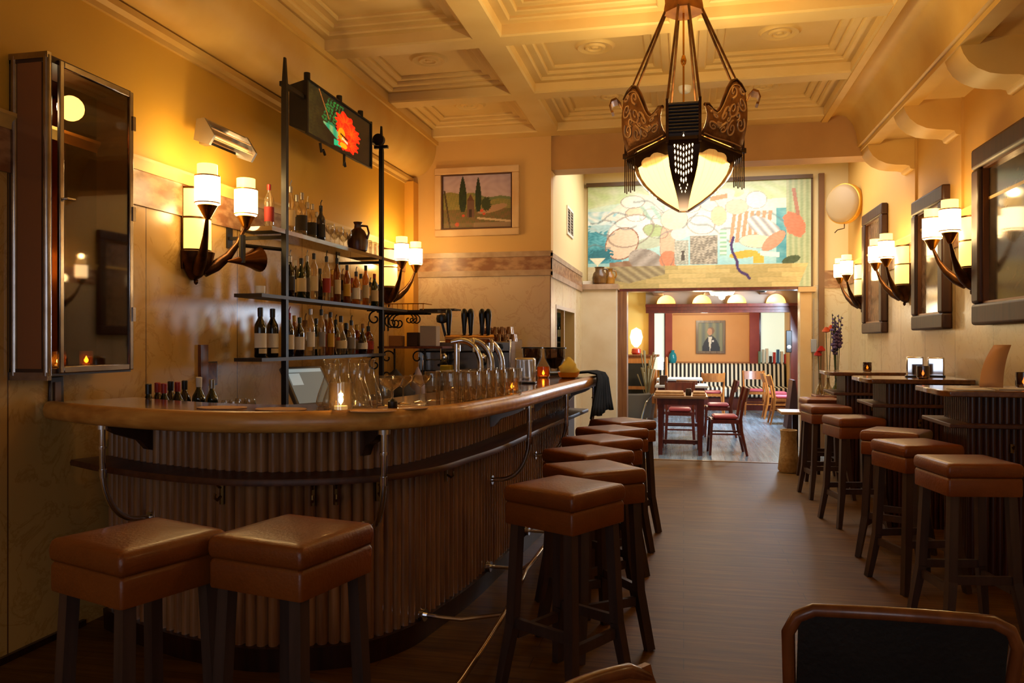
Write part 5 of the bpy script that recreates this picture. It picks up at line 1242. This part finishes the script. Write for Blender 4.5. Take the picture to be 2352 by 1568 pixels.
# hillside painting
def hills(u, v):
    n = noise2(u * 2, v * 2); n2 = noise2(u * 7 + 3, v * 8)
    c = mix([.78, .66, .66], [.70, .62, .70], v); c = [x + .03 * n for x in c]
    hor = .62 + .05 * math.sin(u * 5 + .5) + .02 * math.sin(u * 17)
    if v < hor: c = mix([.60, .52, .30], [.45, .46, .26], .5 + .5 * n2)
    if v < hor and v > hor - .05 and u > .45: c = [.42, .46, .32]
    if v < .36: c = mix([.52, .36, .26], [.36, .38, .20], .5 + .5 * noise2(u * 9, v * 11))
    if ell(u, v, .72, .36, .22, .06, .3) < 1: c = [.66, .52, .42]
    if ell(u, v, .63, .45, .07, .12) < 1 + .2 * n2: c = [.20, .24, .12]
    for cx, w in ((.30, .06), (.52, .048)):
        top = .97 if cx < .4 else .94; f_ = (v - .32) / (top - .32)
        if 0 < f_ < 1 and abs(u - cx) < w * math.sin(PI * min(1, f_ * .93 + .07)) ** .6 * (1.1 - .45 * f_): c = [.12 + .03 * n2, .19 + .04 * n2, .12]
    if abs(u - .41) < .05 and .22 < v < .52: c = [.42, .30, .26]
    if .52 <= v < .64 and abs(u - .41) < .05 * (.64 - v) / .12: c = [.36, .22, .18]
    if abs(u - .41) < .02 and .22 < v < .36: c = [.22, .15, .14]
    for cx, cy, r_ in ((.57, .33, .022), (.22, .09, .03), (.31, .25, .02), (.60, .27, .02)):
        if ell(u, v, cx, cy, r_, r_ * 1.2) < 1: c = [.80, .30, .20]
    if abs(u - (.05 + .12 * (.6 - v))) < .012 and v < .72: c = [.26, .20, .12]
    if v < .12: c = mix(c, [.66, .54, .46], .6 if u > .45 else .2)
    if abs(v - (.2 - .15 * (u - .5))) < .018 and u > .5: c = [.78, .68, .56]
    return c
CREAMF = mat('cream_frame', '#e0bd90', .5, 0, '#d2a878', 4)
xl, xr = X_at(1016, YB), X_at(1178, YB); zc_ = (Z_at(400, -2.0, YB) + Z_at(524, -2.0, YB)) / 2
framed('framed hillside painting with two cypresses on the pier above the bar', ((xl + xr) / 2, YB - .001, zc_), 0, xr - xl, .585, .075, .05, CREAMF, hills, 120, 90, artmat('oil_paint', .45), inner=mat('dark_inner', '#4a2a18', .5))
# mural
def mural(u, v):
    n = noise2(u * 3, v * 2.2); n2 = noise2(u * 11 + 2, v * 9)
    c = mix([.60, .84, .88], [.84, .92, .84], min(1, max(0, v * 1.15 + .12 * n)))
    if v > .78 + .05 * math.sin(u * 9): c = mix([.76, .85, .62], [.86, .90, .78], .5 + .5 * n)
    if u < .16 and .25 < v < .66: c = mix([.16, .52, .62], [.40, .72, .80], .5 + .5 * n2 * .6 + u * 2)
    if .85 < u < .905 and .22 < v < .74: c = mix([.26, .60, .68], [.50, .74, .74], .5 + .5 * n)
    if .62 < v < .76 and u < .32: c = mix([.58, .80, .86], [.94, .96, .95], .5 + .5 * noise2(u * 6, v * 4))
    if ell(u, v, .47, .7, .36, .24) < 1 + .15 * n: c = mix(c, [.97, .92, .86], .8)
    # left player: white sleeves, hat, pale lute
    if ell(u, v, .21, .84, .055, .06) < 1: c = [.93, .93, .88]
    if ell(u, v, .225, .72, .05, .07) < 1: c = [.95, .84, .72]
    if ell(u, v, .20, .56, .10, .16, -.3) < 1 + .06 * n2: c = [.97, .95, .92]
    if ell(u, v, .315, .55, .05, .075, .5) < 1: c = [.70, .77, .56]
    if ell(u, v, .29, .44, .10, .05, .5) < 1: c = [.76, .80, .70]
    e = ell(u, v, .16, .44, .075, .155, -.12)
    if e < 1: c = [.94, .82, .72]
    if abs(e - 1) < .035: c = [.62, .42, .34]
    if ell(u, v, .25, .34, .05, .028, -.1) < 1: c = [.94, .80, .62]
    if ell(u, v, .37, .42, .035, .22) < 1: c = [.94, .74, .62]
    if .10 < u < .24 and .14 < v < .27 - .2 * abs(u - .18): c = mix([.58, .44, .34], [.68, .56, .46], .5 + .5 * math.sin(u * 90 + v * 30))
    if ell(u, v, .27, .27, .075, .12, .3) < 1: c = mix([.60, .56, .52], [.74, .70, .66], .5 + .5 * math.sin(u * 70 - v * 40))
    if ell(u, v, .375, .27, .042, .09) < 1: c = [.90, .56, .42]
    for cx, cy, rx, ry, rot in ((.21, .84, .055, .06, 0), (.225, .72, .05, .07, 0), (.20, .56, .10, .16, -.3), (.315, .55, .05, .075, .5), (.25, .34, .05, .028, -.1), (.37, .42, .035, .22, 0), (.40, .66, .06, .10, 0), (.60, .68, .035, .09, 0), (.68, .76, .05, .07, 0), (.765, .82, .045, .08, 0), (.77, .43, .08, .06, -.3), (.84, .43, .035, .10, -.4), (.30, .72, .04, .05, .4), (.345, .66, .05, .07, -.3), (.52, .60, .06, .09, .2), (.47, .78, .05, .06, 0), (.55, .80, .04, .08, .4)):
        if abs(ell(u, v, cx, cy, rx, ry, rot) - 1) < .045: c = mix(c, [.52, .46, .42], .55)
    for a0, b0, k0 in ((.10, .70, .5), (.14, .62, -.4), (.30, .80, -.8), (.42, .58, 1.2), (.56, .56, -1.1), (.70, .60, .9), (.83, .66, -.7), (.02, .40, .35), (.04, .56, -.25)):
        w_ = v - (b0 + k0 * (u - a0) + .03 * math.sin(u * 40 + a0 * 30))
        if abs(w_) < .009 and abs(u - a0) < .09: c = mix(c, [.45, .50, .52], .5)
    if ell(u, v, .07, .60, .07, .05, .2) < 1 + .3 * n2: c = mix(c, [.92, .95, .95], .6)
    if ell(u, v, .06, .33, .06, .06) < 1 + .3 * n2: c = [.16, .46, .54]
    if .24 < u < .36 and .66 < v < .80 and math.sin(u * 130 + v * 40) > .2: c = mix(c, [.56, .76, .70], .6)
    if ell(u, v, .42, .52, .035, .06) < 1: c = [.88, .86, .84]
    # centre: grey crowd block
    if .47 < u < .595 and .225 < v < .50: c = mix([.46, .44, .40], [.82, .78, .70], .5 + .5 * noise2(u * 14, v * 12))
    if .40 < u < .465 and .22 < v < .46: c = mix([.86, .84, .78], [.60, .62, .56], .5 + .5 * noise2(u * 16, v * 10))
    if abs(u - .44) < .006 + .06 * abs(v - .33) and .26 < v < .36: c = [.34, .32, .30]
    if ell(u, v, .40, .66, .06, .10) < 1: c = [.97, .90, .76]
    if ell(u, v, .60, .68, .035, .09) < 1: c = [.95, .80, .64]
    if abs(v - (.855 + .35 * (u - .6))) < .022 and .56 < u < .64: c = [.88, .60, .42]
    # right: striped plumes, green ladder, orange sash
    if .605 < u < .635 and .30 < v < .55: c = [.60, .78, .66] if math.sin(v * 150) > 0 else [.90, .93, .86]
    for k in range(7):
        if abs(u - (.655 + k * .026 + .06 * (v - .45))) < .008 and .42 < v < .72: c = [.88, .62, .48]
    if ell(u, v, .68, .76, .05, .07) < 1: c = [.95, .80, .70]
    if ell(u, v, .765, .82, .045, .08) < 1: c = [.94, .94, .90]
    if ell(u, v, .80, .56, .055, .12, .5) < 1: c = mix([.96, .95, .92], [.66, .66, .66], .5 + .5 * math.sin(u * 160 + v * 60))
    if ell(u, v, .77, .43, .08, .06, -.3) < 1: c = [.95, .88, .76]
    if ell(u, v, .84, .43, .035, .10, -.4) < 1: c = [.92, .62, .50]
    if ell(u, v, .71, .31, .065, .035, .3) < 1: c = [.92, .72, .30]
    if .75 < u < .80 and .22 < v < .32: c = [.94, .74, .30]
    if abs(v - (.30 + .22 * (.86 - u))) < .022 and .78 < u < .865: c = [.97, .96, .92]
    # curtain at right with red instrument
    if u > .895: c = mix([.62, .70, .54], [.74, .78, .62], .5 + .5 * math.sin(u * 260))
    if ell(u, v, .93, .58, .045, .12, .15) < 1 + .1 * n2: c = [.86, .52, .40]
    if abs(u - (.925 + .08 * (.92 - v))) < .008 and .66 < v < .92: c = [.72, .50, .42]
    if ell(u, v, .915, .25, .05, .03, .9) < 1: c = [.26, .34, .24]
    # table of planks and goblet, dark ribbon
    if v < .215 and u < .965 - (.1 - v) * .2:
        pl = int(v / .045); c = mix([.86, .76, .50], [.74, .66, .42], .5 + .5 * math.sin(pl * 5.3 + math.floor(u * 6 + pl * .37) * 2.1)); c = mix(c, [.60, .54, .36], .25 * (1 if (v / .045) % 1 < .12 else 0))
    if .10 < u < .36 and v < .215 and v > .05 + .5 * abs(u - .19): c = mix([.56, .50, .38], [.72, .66, .50], .5 + .5 * math.sin(u * 120 + v * 80))
    if .20 < v < .305 and abs(u - .046) < .004 + .035 * max(0, (v - .235)) / .07: c = [.96, .94, .84]
    if v < .215 and u < .09: c = mix([.80, .74, .60], [.88, .82, .68], .5 + .5 * n)
    for s0, s1, cu, cv in ((0, 1, .68, .26), (0, 1, .69, .18)):
        pass
    xs_ = [(.665, .47), (.655, .40), (.66, .34), (.682, .24), (.683, .18), (.70, .14), (.725, .115), (.735, .08)]
    for (a, b), (c2, d2) in zip(xs_, xs_[1:]):
        L2 = (c2 - a) ** 2 + ((d2 - b) * .5) ** 2; t_ = max(0, min(1, ((u - a) * (c2 - a) + (v - b) * (d2 - b) * .25) / L2))
        if math.hypot(u - (a + (c2 - a) * t_), (v - (b + (d2 - b) * t_)) * .5) < .006: c = [.30, .22, .42]
    c = mix(c, [.90, .91, .87], .03)
    return [x + .025 * n2 for x in c]
mx0, mx1 = X_at(1351, YM), X_at(1862, YM)
mz0, mz1 = 2.125, 3.54
t = thing('mural', 'large pale colourful painted mural above the dining room opening', 'painting', (mx0, YM, mz0))
W, H = mx1 - mx0, mz1 - mz0
MB().box(0, W, -.03, -.001, 0, H).build('board', MIDWOOD, t)
canvas('canvas', W, H, 300, 150, mural, artmat('mural_paint', .30), t, Matrix.Translation((0, -.0315, 0)))
MB().box(-.02, W + .02, -.07, -.001, H, H + .05).build('top_rail', mat('mural_rail', '#5a4020', .4), t)
MB().box(W, W + .025, -.04, -.001, 0, H).build('side_rail', mat('mural_rail', '#5a4020', .4), t)
# right-hand wall pictures
def dim(seed, base, spots):
    def fn(u, v):
        n = noise2(u * 2 + seed, v * 2.5); c = [x * (1 + .18 * n) for x in base]
        for cx, cy, rx, ry, col in spots:
            if ell(u, v, cx, cy, rx, ry) < 1 + .2 * noise2(u * 8 + seed, v * 8): c = mix(c, col, .7)
        return c
    return fn
VARN = artmat('varnished_paint', .12)
PF = wood('picture_frame', '#2c160a', '#4a2812', .5, 2, 5, 0)
def right_pic(label, y0, y1, z0, z1, fw, fd, fn):
    W_, H_ = (y1 - y0) - 2 * fw, (z1 - z0) - 2 * fw
    framed(label, (XR - .001, (y0 + y1) / 2, (z0 + z1) / 2), -PI / 2, W_, H_, fw, fd, PF, fn, 60, 60, VARN, inner=mat('gilt_edge', '#7a4a1e', .35, .4), cat='picture', name='framed_picture', group='framed pictures on the right wall')
right_pic('tall dark framed picture, farthest of three on the right wall', 9.0, 9.95, 1.49, 2.86, .12, .07, dim(1, [.50, .38, .28], [(.5, .45, .25, .4, [.58, .45, .32])]))
right_pic('dark framed picture between the two nearer sconces on right wall', 6.95, 7.85, 1.50, 2.66, .13, .08, dim(2, [.46, .36, .26], [(.5, .5, .3, .3, [.52, .42, .3]), (.5, .12, .4, .1, [.6, .5, .36])]))
right_pic('large heavy framed dark picture at the right edge, nearest the camera', 4.55, 6.24, 1.515, 2.76, .15, .10, dim(3, [.30, .25, .20], [(.75, .4, .18, .3, [.42, .32, .22]), (.4, .6, .2, .2, [.36, .34, .30])]))
# lit glass panel with red flower, held between the iron posts
def flower(u, v):
    n = noise2(u * 5, v * 4)
    c = [.05 + .02 * n, .045 + .02 * n, .03]
    if u < .42: c = mix(c, [.20, .18, .07], .8 * (.42 - u) / .42 * (1 + .4 * n))
    for k in range(6):
        a = .10 + k * .045
        if abs(u - (a + .16 + .18 * (v - .7))) < .012 + .012 * n and .45 < v < .95: c = [.10, .34 + .1 * n, .16]
    if ell(u, v, .34, .42, .06, .05) < 1: c = [.06, .42, .26]
    if abs(v - (.40 - .9 * (u - .30))) < .09 and .22 < u < .48 and v < .42: c = mix([.10, .55, .40], [.45, .62, .38], .5 + .5 * math.sin(u * 60))
    if abs(v - (.12 + .2 * (u - .4))) < .06 and .38 < u < .52: c = [.06, .66, .45]
    if abs(u - (.16 + .3 * (1 - v))) < .006 and v > .5: c = [.62, .36, .14]
    for cx, cy, rx, ry in ((.56, .62, .15, .22), (.66, .48, .14, .20), (.62, .24, .15, .17), (.50, .46, .08, .16), (.54, .20, .10, .14)):
        r_ = ell(u, v, cx, cy, rx, ry); ang = math.atan2(v - cy, u - cx)
        if r_ < 1 + .14 * math.sin(ang * 9 + cx * 20): c = mix([.98, .34, .05], [.90, .12, .05], min(1, r_ + .25 * math.sin(ang * 13)))
    if ell(u, v, .50, .36, .055, .13) < 1: c = [1, .55, .05]
    if ell(u, v, .53, .14, .06, .06) < 1: c = [1, .62, .06]
    if abs(v - (.34 - .55 * (u - .52))) < .022 and .48 < u < .60: c = [.06, .04, .03]
    if abs(v - (.27 - .6 * (u - .53))) < .02 and .50 < u < .60: c = [1, .82, .62]
    return c
t = thing('stained_glass_lamp', 'lit glass panel painted with a red flower, high between iron posts', 'light panel', (XF - .02, 5.03, 2.83))
L_ = 1.12; Hh = .355
MB().prism([(.0, .0), (.0, Hh), (-.12, Hh - .03), (-.12, .05)], -.02, L_ + .02, 'y').build('case', IRON, t)
canvas('glass', L_, Hh, 170, 64, flower, artmat('lit_glass', .25, 1.1), t, Matrix.Translation((.006, 0, 0)) @ Matrix.Rotation(PI / 2, 4, 'Z'))
f = MB(); f.box(0, .016, -.02, .0, -.01, Hh + .02).box(0, .016, L_, L_ + .02, -.01, Hh + .02).box(0, .016, 0, L_, -.012, 0).box(0, .016, 0, L_, Hh, Hh + .012)
for y in (.0, .52, .92): f.lathe([(.0, -.02), (.022, -.015), (.022, .03), (0, .035)], 12, (.004, y, Hh + .02))
f.tube([(0, .62, -.01), (.0, .62, -.06), (0, .60, -.10), (0, .62, -.06), (0, .64, -.10)], .01, 6); f.tube([(-.02, .25, -.01), (-.02, .27, -.07), (-.02, .30, -.05), (-.02, .33, -.08)], .01, 6)
f.build('frame', IRON, t)
for a_, b_ in ((-.32, -.02), (L_ + .02, 1.31)): MB().box(-.03, .0, a_, b_, .22, .25).build('arm', IRON, t)
# round drum on a bracket
t = thing('wall_drum', 'round cream drum fitting on a bracket near the mural, right wall', 'wall drum', (1.93, 10.42, 3.09), R(-48))
MB().lathe([(0, -.085), (.18, -.08), (.225, -.06), (.24, -.03), (.24, .06), (.22, .08), (0, .085)], 32, (0, 0, 0), 'y').build('drum', mat('drum_cream', '#a98c62', .5), t, smooth=40)
MB().lathe([(.236, -.04), (.248, -.03), (.248, .03), (.236, .04)], 32, (0, 0, 0), 'y').build('rim', mat('drum_ring', '#e0a63c', .35, .4), t)
MB().tube([(.0, .085, 0), (.06, .12, .0), (.06, .145, 0)], .012, 8).tube([(0, 0, -.24), (0, 0, -.30), (-.1, 0, -.31), (-.14, 0, -.34)], .006, 6).build('bracket', BRONZE, t)
# phone-like switch on the column
t = thing('switch_box', 'small grey switch box on the column right of the opening', 'switch', (X_at(1869, YM - .06), YM - .05, 1.36))
MB().box(-.035, .035, -.03, 0, -.10, .07).build('case', mat('switch_grey', '#9a9a9a', .4), t, bev=.006)
MB().tube([(0, -.01, -.10), (0, -.01, -.5), (0, -.01, -1.3)], .006, 6).tube([(0, -.01, .07), (0, -.01, .6)], .006, 6).build('cable', STEEL, t)
# ---------------------------------------------------------------- right side: things on the tall tables
ZR = TOPZ + .0012
DKJ = glass('smoke_jar', '#b88a50', .25, .03, '#3a2410', .4)
tealight('lit candle in dark glass on the farthest tall table', (X_at(1992, 7.98), 7.98, ZR), .04, .085, 'candles on the tall tables', DKJ)
tealight('lit candle in dark glass on the middle tall table, before napkin holders', (X_at(2120, 6.50), 6.50, ZR), .045, .095, 'candles on the tall tables', DKJ)
tealight('lit candle on the nearest tall table, at the right picture edge', (X_at(2352, 5.30), 5.30, ZR), .045, .095, 'candles on the tall tables', DKJ)
napkin_holder('chrome napkin holder on the middle tall table, left of the pair', (X_at(2101, 6.80), 6.80, ZR), R(-11), .125, .16)
napkin_holder('chrome napkin holder on the middle tall table, right of the pair', (X_at(2150, 6.88), 6.88, ZR), R(-17.5), .12, .155)
# menu card on the nearest table
rings = []
for k in range(9):
    f_ = k / 8; rings.append([(-.07 + .09 * f_ * f_, .14 * f_ * f_, .27 * f_ - .02 * f_ * f_), (.05 + .06 * f_ * f_, .14 * f_ * f_, .27 * f_ - .02 * f_ * f_)])
m = MB(); m.loft(rings, False, False); o = m.build('menu_card', mat('menu_paper', '#d2a070', .7), loc=(1.775, 5.16, ZR + .009), rot=R(-12)); sm = o.modifiers.new('thick', 'SOLIDIFY'); sm.thickness = .004
tag(o, 'tall tan curved menu card standing on the nearest tall table', 'menu')
for k_ in range(2):
    o = MB().box(-.10, .10, -.08, .08, 0, .006).build('menu_sheet', PAPER, loc=(1.62 + k_ * .25, 5.06 + k_ * .1, ZR), rot=R(4)); tag(o, ('pale menu sheet lying on the nearest tall table, left', 'pale menu sheet lying under the tan menu card, right')[k_], 'menu')
# flowers
t = thing('wall_console', 'narrow wooden console under the flower vases by the right wall', 'console', (1.66, 9.02, 0))
MB().box(-.30, .42, -.16, .16, .80, .83).build('tabletop', MIDWOOD, t, bev=.004)
for sx in (-.27, .39):
    for sy in (-.13, .13): MB().box(sx - .016, sx + .016, sy - .016, sy + .016, 0, .80).build('leg', DARKWOOD, t)
def flowers(label, px, y, col, n, h, spike, seed, vz, gl):
    x = X_at(px, y); t = thing('flower_vase', label, 'vase', (x, y, .831), 0, 'flower vases by the right wall')
    MB().lathe([(0, .003), (.04, 0), (.048, .01), (.046, .06), (.02, .11), (.015, .17), (.018, .18), (.013, .17), (.017, .11), (0, .012)], 16).build('vase', gl, t)
    random.seed(seed); st = MB(); bl = MB()
    for k in range(n):
        a = random.uniform(0, 2 * PI); r = random.uniform(.3, 1) * (.07 if spike else .04); hh = h * random.uniform(.75, 1.0)
        p = [(0, 0, .02), (r * .3 * math.cos(a), r * .3 * math.sin(a), .18), (r * math.cos(a), r * math.sin(a), hh)]
        st.tube(p, .004, 5)
        if spike:
            for q in range(9):
                z = hh * (.62 + .045 * q); f_ = (z - .18) / (hh - .18); rr = .024 * (1.1 - q / 12)
                c0 = (r * (.3 + .7 * f_) * math.cos(a) + random.uniform(-.012, .012), r * (.3 + .7 * f_) * math.sin(a) + random.uniform(-.012, .012), z)
                bl.lathe([(0, -rr), (rr, -rr * .3), (rr * .8, rr * .5), (0, rr)], 6, c0)
        else:
            c0 = p[2]; rr = .042
            for ly in range(3):
                bl.lathe([(.004, -rr * .5), (rr * (1 - .25 * ly), -.01 + ly * .012), (rr * (.9 - .25 * ly), .012 + ly * .014), (rr * .3, .0 + ly * .012)], 9, c0)
    st.build('stems', mat('stem_green', '#3a4a22', .6), t); bl.build('blossom', col, t, smooth=60)
    return t
VG = glass('vase_glass', '#e8dcc0', .25, .03, '#a08850', .15); VGG = glass('vase_green', '#6a9a60', .25, .03, '#244a24', .35)
flowers('tall purple flower spikes in a green glass vase by the right wall', 1921, 9.0, mat('purple_petal', '#3a2450', .6, 0, '#5c4478', 30), 7, .93, True, 3, 0, VGG)
flowers('orange flower in a slim clear vase left of the purple spikes', 1902, 9.06, mat('orange_petal', '#e0683a', .6), 2, .72, False, 5, 0, VG)
flowers('red flower in a clear vase, leftmost of the three flower vases', 1884, 8.94, mat('red_petal', '#c0261c', .6), 2, .55, False, 9, 0, VG)

# ---------------------------------------------------------------- light
W = bpy.data.worlds.new('world'); S.world = W; W.use_nodes = True
W.node_tree.nodes['Background'].inputs[0].default_value = (.45, .60, .85, 1); W.node_tree.nodes['Background'].inputs[1].default_value = .35
LAMP = (1.0, .69, .28)
for x, y, r in ((XL, 4.29, 0), (XL, 7.50, 0), (XR, 6.43, PI), (XR, 8.26, PI), (XR, 10.12, PI)):
    d = 1 if r == 0 else -1
    for s_ in (-1, 1): light('POINT', (x + d * .24, y + s_ * .205, ZS + .68), 4.6 if r == 0 else 2.8, LAMP, .03)
    light('POINT', (x + d * .16, y, ZS + .40), 4.5 if r == 0 else 2.8, LAMP, .05)
light('POINT', (0, 4.90, 2.188 + .56), 74, (1, .76, .36), .06, name='chandelier_light')
light('POINT', (0, 4.90, 2.188 - .12), 6, (1, .74, .42), .08, name='chandelier_light')
light('AREA', (.35, 9.68, 3.70), 54, (.95, .97, 1.0), 2.5, (0, 0, 0), 1.7, 'roof_light')
# off-camera sconces of the same kind farther forward in the room
light('POINT', (XR - .25, 2.6, 2.3), 6, LAMP, .12); light('POINT', (XL + .25, .3, 2.3), 2, LAMP, .12)
# dining room: daylight from its right-hand side windows and lamp light
light('AREA', (2.0, 14.0, 1.7), 520, (.62, .80, 1.0), 2.8, (0, R(68), 0), 1.0, 'daylight')
light('POINT', (.3, 13.2, 1.85), 18, (1, .80, .5), .15); light('POINT', (.4, 16.2, 2.1), 80, (1, .86, .62), .2); light('POINT', (-1.2, 14.2, 1.7), 14, (1, .75, .4), .1)
# dusk daylight through the front windows
for x in (-1.57, .78): light('AREA', (x, YN + .02, 1.6), 15, (.82, .88, 1.0), 1.5, (R(90), 0, 0), 2.0, 'daylight')
light('POINT', (X_at(783, 2.955), 2.955, ZT + .06), .5, (1, .7, .35), .01, name='candle_light')
S.view_settings.view_transform = 'Standard'; S.view_settings.look = 'None'; S.view_settings.exposure = 0.0; S.view_settings.gamma = 1.0
S.view_settings.use_curve_mapping = False
cy = S.cycles
cy.use_adaptive_sampling = True; cy.adaptive_threshold = .04; cy.max_bounces = 6; cy.diffuse_bounces = 3; cy.glossy_bounces = 3; cy.transmission_bounces = 4; cy.transparent_max_bounces = 40
cy.caustics_reflective = False; cy.caustics_refractive = False; cy.sample_clamp_indirect = 4.0; cy.sample_clamp_direct = 0
